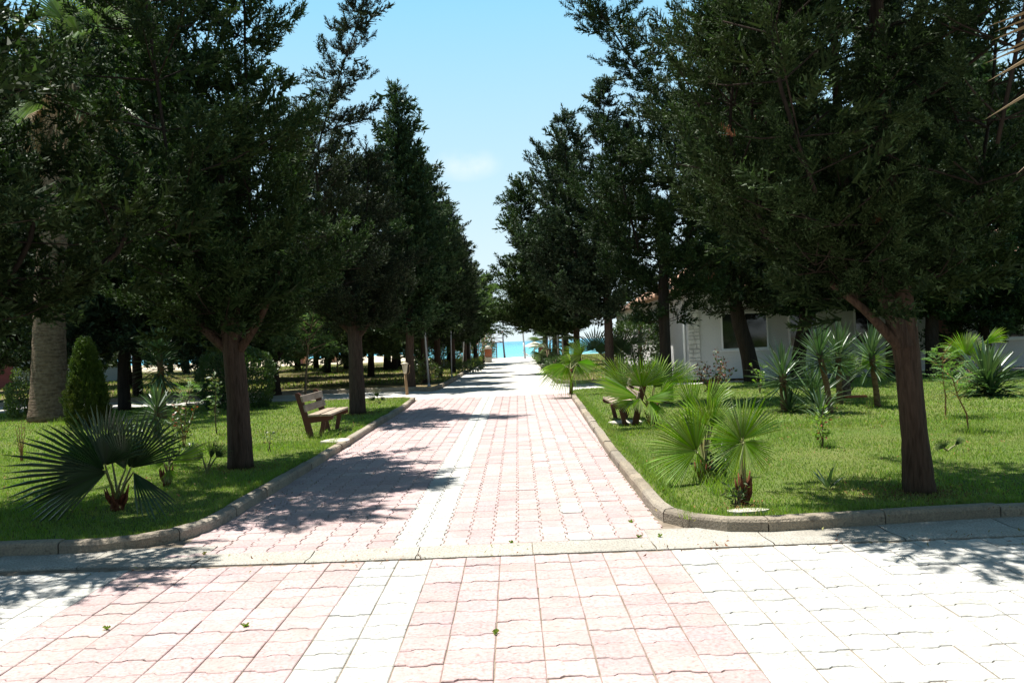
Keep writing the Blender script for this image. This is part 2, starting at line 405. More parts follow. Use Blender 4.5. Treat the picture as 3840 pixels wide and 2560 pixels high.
LAWN_RIGHT = right_near[::1] + [(40, 7.3), (40, 25.9), (2.2, 25.9), (1.66, 25.2)]

def offset(poly, d):
    out = []
    n = len(poly)
    for i, p in enumerate(poly):
        a = Vector(poly[max(i - 1, 0)]); b = Vector(poly[min(i + 1, n - 1)])
        t = (b - a).normalized()
        out.append((p[0] - t.y * d, p[1] + t.x * d))
    return out
def resample(poly, step):
    pts = [Vector(p) for p in poly]
    cum = [0]
    for a, b in zip(pts, pts[1:]): cum.append(cum[-1] + (b - a).length)
    n = max(1, round(cum[-1] / step))
    def at(s):
        for i in range(len(pts) - 1):
            if s <= cum[i + 1] + 1e-9:
                f = (s - cum[i]) / max(1e-9, cum[i + 1] - cum[i])
                return pts[i].lerp(pts[i + 1], f)
        return pts[-1]
    return at, cum[-1], n
def kerb(name, label, line, step=1.0, h=.108, seglen=.25):
    root = bpy.data.objects.new(name, None); COL.objects.link(root)
    root['kind'] = 'structure'
    if label: root['label'] = label
    at, tot, n = resample(line, step)
    for i in range(n):
        s0, s1 = tot * i / n + .006, tot * (i + 1) / n - .006
        q = max(2, int((s1 - s0) / seglen) + 1)
        cs = [at(s0 + (s1 - s0) * j / (q - 1)) for j in range(q)]
        b = MB()
        vs = []
        dz = rng.uniform(-.008, .008); dx = rng.uniform(-.006, .006)
        for j, c in enumerate(cs):
            a0 = at(max(0, s0 + (s1 - s0) * j / (q - 1) - .05)); a1 = at(min(tot, s0 + (s1 - s0) * j / (q - 1) + .05))
            tg = (a1 - a0).normalized(); nn = Vector((-tg.y, tg.x))
            for (d, z) in ((0, -.03), (0, h - .03), (.012, h - .008), (.03, h), (KW - .02, h), (KW, h - .02), (KW, -.03)):
                e = rng.uniform(-.004, .004) if 0 < z else 0
                pt = c + nn * (d + dx + e)
                vs.append((pt.x, pt.y, z + (dz if z > 0 else 0) + e * .6))
        fs = []
        for j in range(q - 1):
            for a in range(7):
                c2 = (a + 1) % 7
                fs.append((j * 7 + a, j * 7 + c2, j * 7 + 7 + c2, j * 7 + 7 + a))
        fs.append(tuple(range(7))); fs.append(tuple((q - 1) * 7 + a for a in range(6, -1, -1)))
        b.add(vs, fs)
        b.build('kerb_stone', M['kerb'], root)
    return root
kerb('left_kerb', None, left_near, 1.0)
kerb('right_kerb', None, right_near, 1.0)
kerb('left_back_kerb', None, left_near_back, 1.6, .10)
kerb('left_far_kerb', None, left_far, 1.6, .15)
kerb('right_far_kerb', None, right_far, 1.8, .13)

sheet('left_lawn', offset(LAWN_LEFT, KW * .7), LZ - .02, M['lawn'])
sheet('right_lawn', offset(LAWN_RIGHT, KW * .7), LZ - .02, M['lawn'])
sheet('left_grove_floor', offset(left_far + [(-2.3, 84), (-120, 84), (-120, 30.4)], KW * .7), LZ - .02, M['grove'])
sheet('right_grove_floor', offset([(2.2, 84)] + right_far + [(60, 30), (120, 84)], KW * .7), LZ - .02, M['grove'])
# crossing paths and far part of the walk
sheet('left_cross_path', [(-60, 24.9), (-8, 25.55), (-2.9, 24.9), (-2.9, 29.3), (-3.6, 29.7), (-8.3, 30.7), (-60, 30.5)], -.002, M['farpath'])
sheet('right_cross_path', [(1.62, 25.2), (40, 25.8), (40, 30.1), (2.4, 30.2), (1.6, 30.6)], -.002, M['farpath'])
FARY = 24.95
sheet('far_walk', [(-2.9, FARY), (1.62, FARY), (1.6, 34), (1.66, 45), (2.3, 70), (3.0, 86), (-3.2, 86), (-2.3, 68), (-2.55, 47), (-2.6, 36), (-2.7, 30), (-2.9, 29)], .002, M['farpath'])

# --- interlocking pavers: barrel and bone shapes (x = straight-joint direction across)
PW, PD = 0.262, 0.2075       # paver length and mean width
AMP, GAP = 0.0105, 0.0031
def paver_outline(kind, wx, dy):
    s = 1 if kind == 'barrel' else -1
    hx, hy = wx / 2 - GAP, dy / 2 - GAP * 1.15
    a = AMP * s
    top = [(-hx, hy - a), (-hx * .52, hy - a), (-hx * .34, hy + a), (hx * .34, hy + a), (hx * .52, hy - a), (hx, hy - a)]
    return [(x, -y) for x, y in top] + top[::-1]
def paver_mb(b, kind, wx, dy, M4=None, rot=False):
    o = paver_outline(kind, wx, dy)
    if rot: o = [(-y, x) for x, y in o]
    n = len(o)
    c = .965
    vs = [(x, y, -.03) for x, y in o] + [(x, y, -.004) for x, y in o] + [(x * c, y * c, 0) for x, y in o]
    if M4 is not None: vs = [M4 @ Vector(v) for v in vs]
    fs = [tuple(range(2 * n, 3 * n))]
    for l in (0, 1):
        for i in range(n):
            j = (i + 1) % n
            fs.append((l * n + i, l * n + j, l * n + n + j, l * n + n + i))
    b.add(vs, fs)
PM = {}
for kd in ('barrel', 'bone'):
    for rt in (False, True):
        for cn in ('pink', 'white', 'pale'):
            b = MB(); paver_mb(b, kd, PW, PD, rot=rt)
            PM[kd, rt, cn] = b.mesh('paver', M[cn])

def lay(root, cells, rot, limit=300):
    """cells: (x, y, kind, colour); the nearest `limit` are parts of their own, the rest joined"""
    cells = sorted(cells, key=lambda c: c[4])
    rest = {'pink': MB(), 'white': MB(), 'pale': MB()}
    for i, (x, y, kd, cn, vis) in enumerate(cells):
        z = rng.gauss(0, .0016); ax, ay = rng.gauss(0, .006), rng.gauss(0, .006)
        rz = rng.gauss(0, .008)
        x += rng.gauss(0, .0012); y += rng.gauss(0, .0012)
        if i < limit:
            o = link('paver', PM[kd, rot, cn], root, (x, y, z))
            o.rotation_euler = (ax, ay, rz)
        else:
            M4 = Matrix.Translation((x, y, z)) @ Matrix.Rotation(rz, 4, 'Z') @ Matrix.Rotation(ax, 4, 'X') @ Matrix.Rotation(ay, 4, 'Y')
            paver_mb(rest[cn], kd, PW, PD, M4, rot)
    for cn, b in rest.items():
        if b.v: b.build('outer_pavers', M[cn], root, kind='stuff')

def inview(x, y):
    px = 1920 + x / max(y, .1) * 3072
    return -60 < px < 3900
# front street
street = bpy.data.objects.new('street_pavement', None); COL.objects.link(street); street['kind'] = 'structure'
Y1 = 6.30
cells = []
X0 = -1.205
for i in range(-32, 42):
    for j in range(0, 20):
        x, y = X0 + (i + .5) * PW, Y1 - (j + .5) * PD
        if abs(x) > 8.6: continue
        if i in (0, 1): cn = 'white'
        elif 2 <= i <= 8: cn = 'pink'
        elif -7 <= i <= -1: cn = 'pink'
        else: cn = 'white'
        if cn == 'pink' and rng.random() < .22: cn = 'pale'
        vis = abs(y - 5) if (inview(x, y) and y > 3.8) else 50 + abs(x)
        vis = (100 if not (inview(x, y) and y > 3.85) else y + abs(x) * .01)
        y2 = y - .012 * x
        cells.append((x, y2, 'barrel' if j % 2 else 'bone', cn, vis))
lay(street, cells, False)
bd = MB(); bd.box((0, 4.3, -.0325), (18, 4.4, .05)); bd.build('joint_bed', M['bed'], street)
sheet('outer_street', [(-60, -30), (60, -30), (60, 2.1), (-60, 2.1)], -.006, M['white'])
sheet('outer_street_left', [(-60, 2.1), (-8.7, 2.1), (-8.7, 6.5), (-60, 6.5)], -.006, M['white'])
sheet('outer_street_right', [(8.7, 2.1), (60, 2.1), (60, 6.5), (8.7, 6.5)], -.006, M['white'])
# promenade
walk = bpy.data.objects.new('walk_pavement', None); COL.objects.link(walk); walk['kind'] = 'structure'
cells = []
for i in range(-9, 13):
    for j in range(0, 71):
        x, y = -1.06 + (i + .5) * PD, 6.72 + (j + .5) * PW
        xr = 1.24 + .02 * (y - 8) * .9 + .02
        x += .012 * (y - 6.7) * (x + 2.9) / 4.2 * .8
        xx = x
        if xx < XL + .02 or xx > xr + .05: continue
        if y < 7.8:
            if xx < -2.85 + max(0, .9 - (y - 6.9)) * -1: pass
        if i in (0, 1): cn = 'white'
        elif i in (4, 5): cn = 'pale' if rng.random() < .7 else 'pink'
        elif i in (6, 7, 8): cn = 'pale' if rng.random() < .8 else 'white'
        elif i > 8: cn = 'pink' if rng.random() < .5 else 'pale'
        else: cn = 'pink' if rng.random() < .8 else 'pale'
        y2 = y + .01 * (x + .8)
        cells.append((x, y2, 'barrel' if (i + j) % 2 else 'bone', cn, y))
# flank fillers next to the flared mouths of the walk
lay(walk, cells, True)
bd = MB(); bd.box((-.7, 15.8, -.0325), (6.2, 18.6, .05)); bd.build('joint_bed', M['bed'], walk)
# concrete channel between street and kerbs
ch = bpy.data.objects.new('gutter', None); COL.objects.link(ch); ch['kind'] = 'structure'
x = -14.0
while x < 14:
    ln = rng.uniform(.85, 1.05) if -5 < x < 5 else 1.6
    b = MB()
    def gy(xx): return 6.335 + .0 * xx - .012 * xx + (.10 if xx < -2.3 else 0) * min(1, (-2.3 - xx))
    y0a, y0b = gy(x), gy(x + ln)
    def gf(xx): return 6.68 if -2.6 < xx < 1.2 else 6.97
    ya, yb = gf(x + ln / 2) - .012 * x, gf(x + ln / 2) - .012 * (x + ln)
    zz = rng.uniform(-.002, .002)
    prof = [(0, .004), (.06, .012), (.5, -.004), (.85, .006), (1, .010)]
    vs = []
    for f, z in prof: vs += [(x + .004, y0a + (ya - y0a) * f, z + zz), (x + ln - .004, y0b + (yb - y0b) * f, z + zz)]
    n = len(vs)
    vs += [(x + .004, y0a, -.05), (x + ln - .004, y0b, -.05), (x + .004, ya, -.05), (x + ln - .004, yb, -.05)]
    fs = [(2 * i, 2 * i + 1, 2 * i + 3, 2 * i + 2) for i in range(len(prof) - 1)] + [(n, n + 1, 1, 0), (n - 2, n - 1, n + 3, n + 2)]
    b.add(vs, fs)
    b.build('gutter_slab', M['concrete'], ch)
    x += ln

# ------------------------------------------------------------------ grass
def inside(poly, xs, ys):
    c = np.zeros(len(xs), bool)
    n = len(poly)
    for i in range(n):
        x0, y0 = poly[i]; x1, y1 = poly[(i + 1) % n]
        cond = ((y0 > ys) != (y1 > ys)) & (xs < (x1 - x0) * (ys - y0) / (y1 - y0 + 1e-12) + x0)
        c ^= cond
    return c
def blades(xs, ys, z, h, wd, lean=.5):
    n = len(xs)
    a = nrg.uniform(0, 2 * np.pi, n)
    dx, dy = np.cos(a) * wd / 2, np.sin(a) * wd / 2
    b = nrg.uniform(0, 2 * np.pi, n); l = nrg.uniform(.05, lean, n) * h
    v = np.zeros((n, 3, 3), np.float32)
    v[:, 0] = np.stack([xs - dx, ys - dy, np.full(n, z)], 1)
    v[:, 1] = np.stack([xs + dx, ys + dy, np.full(n, z)], 1)
    v[:, 2] = np.stack([xs + np.cos(b) * l, ys + np.sin(b) * l, z + h], 1)
    return v.reshape(-1, 3)
parts = []
pl = offset(LAWN_LEFT, KW * .9); pr = offset(LAWN_RIGHT, KW * .9)
for poly, (xa, xb) in ((pl, (-9, -2.9)), (pr, (1.3, 9))):
    n = 105000
    xs, ys = nrg.uniform(xa, xb, n), 6.9 + nrg.uniform(0, 1, n) ** 1.35 * 7.1
    k_ = inside(poly, xs, ys) & (np.abs(xs / ys) < .68)
    xs, ys = xs[k_], ys[k_]
    hh = nrg.uniform(.022, .052, len(xs)) * (0.8 + .4 * np.sin(xs * 2.1) * np.sin(ys * 1.7))
    parts.append(blades(xs, ys, LZ - .02, hh, .009, .8))
for poly, (xa, xb) in ((pl, (-19, -2.9)), (pr, (1.3, 19))):
    n = 78000
    xs, ys = nrg.uniform(xa, xb, n), 13.0 + nrg.uniform(0, 1, n) ** 1.2 * 13
    k_ = inside(poly, xs, ys) & (np.abs(xs / ys) < .66)
    xs, ys = xs[k_], ys[k_]
    parts.append(blades(xs, ys, LZ - .02, nrg.uniform(.025, .05, len(xs)), .02, .8))
# longer uncut tufts along the kerbs and under plants
def tufts(x, y, n, r, h, wd=.008):
    a = nrg.uniform(0, 2 * np.pi, n); q = np.sqrt(nrg.uniform(0, 1, n)) * r
    return blades(x + np.cos(a) * q, y + np.sin(a) * q, LZ - .02, nrg.uniform(.5, 1, n) * h, wd, .9)
for s in range(420):
    y = rng.uniform(7, 23)
    xk = 1.26 + .02 * (y - 8) + KW + .05
    parts.append(tufts(xk + rng.uniform(0, .10), y, 18, .06, rng.uniform(.05, .11)))
for s in range(300):
    y = rng.uniform(7.6, 24)
    parts.append(tufts(-2.84 - KW - .05 - rng.uniform(0, .1), y, 16, .06, rng.uniform(.05, .10)))
for s in range(160):
    xx = rng.uniform(1.6, 5)
    parts.append(tufts(xx, 6.86 + KW + rng.uniform(.06, .2), 16, .06, rng.uniform(.04, .09)))
for px, py, n, r, h in ((2700, 1800, 260, .3, .2), (3650, 1620, 160, .13, .16), (3100, 1670, 140, .15, .14), (3290, 1520, 160, .2, .3), (2460, 1590, 200, .3, .18),
                        (860, 1640, 120, .2, .16), (1210, 1640, 160, .3, .2), (1040, 1700, 100, .25, .10), (250, 1590, 160, .4, .25), (2740, 1840, 200, .25, .22), (3560, 1570, 120, .2, .14)):
    g = G(px, py, LZ); parts.append(tufts(g.x, g.y, n, r, h))
gv = np.concatenate(parts)
link('grass', tri_mesh('grass', gv, [M['grass'], M['dry']], (nrg.uniform(0, 1, len(gv) // 3) < .035).astype(int)), kind='stuff', label='short green lawn grass growing on both sides of the walk')
# dry grass and litter in the grove
parts = []
n = 42000
xs, ys = nrg.uniform(-40, -2.7, n), 30.8 + nrg.uniform(0, 1, n) ** 1.3 * 50
k_ = (np.abs(xs / ys) < .66) & ((np.sin(xs * .35 + ys * .2) + np.sin(ys * .55)) > -.5)
parts.append(blades(xs[k_], ys[k_], LZ - .02, nrg.uniform(.05, .16, k_.sum()), .045, .8))
n = 9000
xs, ys = nrg.uniform(1.8, 9, n), 30.6 + nrg.uniform(0, 1, n) * 48
parts.append(blades(xs, ys, LZ - .02, nrg.uniform(.05, .16, n), .045, .8))
n = 2500
xs, ys = -2.6 - nrg.uniform(0, 1, n) ** 2 * 2.0, nrg.uniform(55, 72, n)
parts.append(blades(xs, ys, LZ - .02, nrg.uniform(.2, .6, n), .03, .6))
gl = tri_mesh('grove_grass', np.concatenate(parts), [M['grass'], M['dry']], idx=(nrg.uniform(0, 1, sum(len(q) for q in parts) // 3) < .45).astype(int))
link('grove_grass', gl, kind='stuff', label='rough half-dry grass under the far trees')

# fallen needles, dry leaves and bare soil round the trunks
lp = []
def litter(x, y, n, r, z=LZ - .005):
    a = nrg.uniform(0, 6.28, n); q = np.abs(nrg.normal(0, .55, n)) * r
    cx_, cy_ = x + np.cos(a) * q, y + np.sin(a) * q
    t_ = nrg.uniform(0, 6.28, n); l_ = nrg.uniform(.012, .04, n)
    v = np.zeros((n, 3, 3), np.float32)
    v[:, 0] = np.stack([cx_, cy_, np.full(n, z)], 1)
    v[:, 1] = np.stack([cx_ + np.cos(t_) * l_, cy_ + np.sin(t_) * l_, z + nrg.uniform(.0, .03, n)], 1)
    v[:, 2] = np.stack([cx_ + np.cos(t_ + .5) * l_ * .7, cy_ + np.sin(t_ + .5) * l_ * .7, z + nrg.uniform(0, .015, n)], 1)
    return v.reshape(-1, 3)
for (x_, y_, n_, r_) in ((-3.74, 11.11, 900, .7), (-3.73, 19.49, 700, .8), (3.76, 7.68, 1500, .7), (3.55, 19, 700, .8), (-6.9, 8.7, 900, 2.0), (2.0, 7.3, 250, .3), (-11.9, 21, 500, 1.2), (7.5, 25.8, 500, 1.5)):
    lp.append(litter(x_, y_, n_, r_))
for i in range(60):
    lp.append(litter(rng.uniform(1.5, 8), rng.uniform(7, 18), 12, .8, LZ + .02)); lp.append(litter(rng.uniform(-8, -3.1), rng.uniform(7, 20), 12, .8, LZ + .02))
for i in range(26):
    lp.append(litter(-2.8 + rng.uniform(0, .25), rng.uniform(7.6, 20), 7, .25, .002)); lp.append(litter(rng.uniform(-4, 4), 6.33 + rng.uniform(-.04, .05), 6, .3, .004))
lv = np.concatenate(lp)
link('fallen_litter', tri_mesh('fallen_litter', lv, [M['brown'], M['dry']], (nrg.uniform(0, 1, len(lv) // 3) < .4).astype(int)), kind='stuff', label='fallen needles and dry leaves round the trunks and along the kerbs')

# ------------------------------------------------------------------ conifers
def spray(rs, nb, ncord, clen=.10, wb=.07, wc=.045):
    """one bushy cypress plume, axis +Y, length 1: triangles (T,3,3) and which of them are young tips"""
    T, tip = [], []
    def blade(p, d, l, wd, t_):
        d = d / np.linalg.norm(d)
        s = np.cross(d, rs.normal(size=3)); s /= np.linalg.norm(s)
        T.append([p - s * wd * .5, p + s * wd * .5, p + d * l]); tip.append(t_)
    for i in range(nb):
        tt = (i + rs.uniform(.2, .8)) / nb
        p = np.array([0, tt * .88, .08 * tt * tt])
        roll = i * 2.39996 + rs.uniform(-.5, .5)
        side = np.array([np.cos(roll), 0, np.sin(roll) * .8 + .15])
        d = side * .8 + np.array([0, .85, .1])
        l = (.30 * (1 - tt ** 2) + .12) * rs.uniform(.75, 1.25)
        dn = d / np.linalg.norm(d)
        blade(p, d, l, wb, 0)
        for c in range(ncord):
            f = (c + rs.uniform(.3, 1.0)) / ncord
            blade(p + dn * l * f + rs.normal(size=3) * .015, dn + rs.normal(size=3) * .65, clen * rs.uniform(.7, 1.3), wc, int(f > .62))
    for c in range(4):
        blade(np.array([0, .80, .06]), np.array([0, 1, .1]) + rs.normal(size=3) * .3, clen * 1.9, wc * 1.2, 1)
    return np.array(T), np.array(tip)
rs0 = np.random.default_rng(3)
SP_FINE = [spray(rs0, 18, 4, .10, .075, .045) for _ in range(3)]
SP_MID = [spray(rs0, 14, 3, .12, .095, .062) for _ in range(3)]
SP_FAR = [spray(rs0, 9, 2, .17, .14, .095) for _ in range(3)]

def place(templates, pos, dr, scl, rs):
    pos, dr, scl = np.asarray(pos), np.asarray(dr), np.asarray(scl)
    dr = dr / (np.linalg.norm(dr, axis=1, keepdims=True) + 1e-9)
    up = np.array([0, 0, 1.0]) + rs.normal(size=(len(pos), 3)) * .35
    X = np.cross(dr, up); X /= (np.linalg.norm(X, axis=1, keepdims=True) + 1e-9)
    Z = np.cross(X, dr)
    which = rs.integers(0, len(templates), len(pos))
    out, tips = [], []
    for i, (T, tp_) in enumerate(templates):
        k_ = which == i
        if not k_.any(): continue
        F = np.stack([X[k_], dr[k_], Z[k_]], 1) * scl[k_][:, None, None]
        v = np.einsum('tvi,nij->ntvj', T, F) + pos[k_][:, None, None, :]
        out.append(v.reshape(-1, 3)); tips.append(np.tile(tp_, k_.sum()))
    return np.concatenate(out), np.concatenate(tips)

def grow(seed, leaders, step=.26, nper=3, el=(5, 45), bias=(0, 0, 0), spc=.15, size=.36, start=.22, droop=0.0, wood=None, mult=3, core=3, uz=.16):
    rr = np.random.default_rng(seed)
    pos, dr, sz = [], [], []
    bias = np.array(bias, float)
    ga = rr.uniform(0, 6.28)
    for ld in leaders:
        ld = np.array(ld, float)
        seg = np.linalg.norm(np.diff(ld[:, :3], axis=0), axis=1)
        cum = np.concatenate([[0], np.cumsum(seg)])
        s = 0.0
        while s < cum[-1]:
            p = np.array([np.interp(s, cum, ld[:, i]) for i in range(4)])
            tq = np.array([np.interp(min(s + .2, cum[-1]), cum, ld[:, i]) for i in range(3)]) - p[:3]
            for k_ in range(nper if p[3] > .9 else nper + 3):
                ga += 2.39996 + rr.uniform(-.5, .5)
                Rr = p[3] * (rr.uniform(.4, 1.1) if rr.random() > .14 else rr.uniform(1.15, 1.5))
                if Rr < .08: continue
                e_ = R(rr.uniform(*el))
                d = np.array([math.cos(ga) * math.cos(e_), math.sin(ga) * math.cos(e_), math.sin(e_)]) + bias * rr.uniform(.5, 1.2)
                d /= np.linalg.norm(d)
                n_ = max(3, int(Rr / spc))
                q0 = p[:3]
                pts = []
                for j in range(n_ + 1):
                    f = j / n_
                    pt = q0 + d * Rr * f + np.array([0, 0, 1]) * Rr * (.22 * f * f - droop * f * f)
                    pts.append(pt)
                    if f < start: continue
                    tg = d + np.array([0, 0, 1]) * (.44 - 2 * droop) * f
                    for m_ in range(mult):
                        lat = rr.normal(size=3); lat -= tg * lat.dot(tg) / tg.dot(tg)
                        amt = .6 if f < .95 else .2
                        pos.append(pt + rr.normal(size=3) * np.array([.07, .07, .04]) + np.array([0, 0, abs(rr.normal()) * uz * Rr * .35]))
                        dr.append(tg / np.linalg.norm(tg) + lat / (np.linalg.norm(lat) + 1e-6) * amt * 1.3 + np.array([0, 0, .25]))
                        sz.append(size * rr.uniform(.7, 1.25) * min(1, .55 + Rr * .4))
                if wood is not None and Rr > .5:
                    wood.tube([pts[0], pts[len(pts) // 2], pts[-2]], [max(.008, .009 * Rr), .006 + .003 * Rr, .003], 4, 0, False)
            for k_ in range(core):
                a_ = rr.uniform(0, 6.28); q_ = p[3] * rr.uniform(.05, .6)
                pos.append(p[:3] + np.array([math.cos(a_) * q_, math.sin(a_) * q_, rr.uniform(-.2, .2)]))
                dr.append(np.array([math.cos(a_), math.sin(a_), rr.uniform(-.3, .8)])); sz.append(size * rr.uniform(1.4, 2.0))
            s += step * rr.uniform(.7, 1.3)
        # leader tip
        for k_ in range(4):
            pos.append(ld[-1, :3] - np.array([0, 0, .12 * k_])); dr.append((ld[-1, :3] - ld[-2, :3]) / np.linalg.norm(ld[-1, :3] - ld[-2, :3]) + rr.normal(size=3) * .25); sz.append(size)
    return pos, dr, sz

def stem_tube(b, pts, rad, n=14, rg=None, wob=.06, sub=6):
    """smooth tapered trunk through points"""
    pts = [Vector(p) for p in pts]
    P2, R2 = [], []
    for i in range(len(pts) - 1):
        p0 = pts[max(i - 1, 0)]; p1, p2 = pts[i], pts[i + 1]; p3 = pts[min(i + 2, len(pts) - 1)]
        for j in range(sub):
            f = j / sub
            P2.append(.5 * ((2 * p1) + (p2 - p0) * f + (2 * p0 - 5 * p1 + 4 * p2 - p3) * f * f + (3 * p1 - p0 - 3 * p2 + p3) * f ** 3))
            R2.append(rad[i] + (rad[i + 1] - rad[i]) * f)
    P2.append(pts[-1]); R2.append(rad[-1])
    b.tube(P2, R2, n, 0, True, wob, rg)

def conifer(name, label, loc, trunk, trunk_r, leaders, seed, tmpl, limbs=(), group=None, leaf='leaf', bark='bark', dead=0, **kw):
    """trunk: list of points (local), leaders: crown axes with branch reach; limbs: list of (points, radii)"""
    root = thing(name, label, 'tree', loc, 0, group)
    rg = random.Random(seed)
    tb = MB()
    stem_tube(tb, trunk, trunk_r, 16, rg)
    wood = MB()
    for ld in leaders:
        pts = [Vector(p[:3]) for p in ld[1:]]
        n_ = len(pts)
        if n_ > 1: stem_tube(wood, pts, [max(.007, trunk_r[-1] * .30 * (1 - i / n_) + .006) for i in range(n_)], 6, None, 0, 4)
    pos, dr, sz = grow(seed, leaders, wood=wood, **kw)
    rs = np.random.default_rng(seed + 100)
    v, idx = place(tmpl, pos, dr, sz, rs)
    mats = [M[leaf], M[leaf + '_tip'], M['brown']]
    if dead:
        nt_ = len(v) // 3; T = len(tmpl[0][0])
        for q in range(dead):
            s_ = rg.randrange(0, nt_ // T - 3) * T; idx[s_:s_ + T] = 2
    tb.build('trunk', M[bark], root)
    for pts, rad in limbs:
        lb = MB(); stem_tube(lb, pts, rad, 10, rg, .05); lb.build('limb', M[bark], root)
    wood.build('branches', M['bark_dark'], root, kind='stuff')
    link('crown', tri_mesh('crown', v, mats, idx), root)
    return root

ROWL = 'cypress trees lining the left side of the walk'
ROWR = 'cypress trees lining the right side of the walk'
GROVE = 'trees of the grove behind the left lawn'

# ---- L1: first tree of the left row
L1 = conifer('cypress_tree', 'big dark cypress on the left lawn nearest the street, reddish trunk beside the fan palms', (-3.74, 11.11, LZ - .02),
    [(0, 0, 0), (-.01, 0, .9), (-.05, 0, 1.7), (-.10, .05, 2.6), (-.15, .1, 4)], [.175, .145, .14, .11, .06],
    [[(-.05, 0, 1.75, 1.25), (-.2, .1, 3.2, 1.25), (-.5, .1, 5, 1.05), (-.8, .1, 7.2, .85), (-.95, .1, 9.2, .5), (-1, .1, 10, .12)],
     [(.05, 0, 1.8, 1.0), (.3, -.1, 3.4, 1.05), (.3, -.1, 5, .7), (.35, -.15, 6.4, .6), (.35, -.2, 7.6, .3), (.35, -.2, 8.2, .1)],
     [(-.3, .1, 1.8, 1.2), (-1.0, .3, 3.4, 1.4), (-1.15, .4, 4.8, 1.0), (-1.2, .4, 6.2, .6), (-1.2, .4, 7.2, .12)],
     [(.1, .1, 1.9, 1.0), (.1, 1.3, 3.2, 1.2), (-.2, 1.6, 4.6, .8), (-.5, 1.6, 6.0, .3)],
     [(-.1, -.3, 1.8, 1.0), (-.2, -1.3, 3.0, 1.3), (-.2, -1.7, 4.6, 1.2), (-.3, -1.8, 6.2, .7), (-.3, -1.8, 7.4, .1)]],
    21, SP_MID, limbs=[([(-.04, 0, 1.5), (.35, -.1, 2.0), (.7, -.1, 2.7)], [.07, .05, .03]), ([(-.04, 0, 1.55), (-.45, -.1, 2.0), (-1.0, .1, 2.9)], [.075, .055, .03]),
                       ([(-.03, 0, 1.6), (.1, -.25, 2.2), (.1, -.3, 3)], [.06, .05, .03])],
    group=ROWL, step=.46, nper=4, el=(-12, 32), size=.33, dead=5, mult=3, start=.3)

# ---- L2 with the leaning top
g2 = (-3.73, 19.49, LZ - .02)
L2 = conifer('cypress_tree', 'cypress on the left lawn behind the bench, its thin top leaning over the walk', g2,
    [(0, 0, 0), (0, 0, 1.2), (-.02, 0, 2.2), (-.1, 0, 4)], [.205, .17, .165, .10],
    [[(-.02, 0, 2.2, 1.1), (-.15, 0, 3.5, 1.55), (-.5, 0, 5, 1.25), (-.7, 0, 6.2, .9), (-.35, 0, 7.4, .68), (.1, 0, 8.6, .62), (.45, 0, 9.5, .42), (.62, 0, 10.3, .1)],
     [(-.2, .1, 2.2, 1.2), (-.9, .2, 3.6, 1.2), (-1.2, .2, 5.0, .9), (-1.4, .2, 6.4, .3), (-1.4, .2, 6.8, .1)],
     [(.1, 0, 2.1, .9), (.35, -.1, 3.6, 1.0), (.4, 0, 4.8, .8), (.5, 0, 6, .3)],
     [(0, -.3, 2.1, .9), (0, -1.4, 3.4, 1.2), (-.3, -1.7, 4.8, .9), (-.4, -1.8, 6.2, .2)], [(0, .3, 2.1, .9), (0, 1.4, 3.4, 1.2), (-.3, 1.7, 5, .9), (-.4, 1.8, 6.5, .2)]],
    22, SP_MID, limbs=[([(0, 0, 1.75), (.3, -.05, 2.1), (.7, -.05, 2.9)], [.08, .06, .03]), ([(0, 0, 1.85), (-.5, -.05, 2.35), (-.9, 0, 2.7)], [.08, .06, .03])],
    group=ROWL, step=.46, nper=4, el=(-12, 32), size=.36, dead=2, mult=3, start=.3)

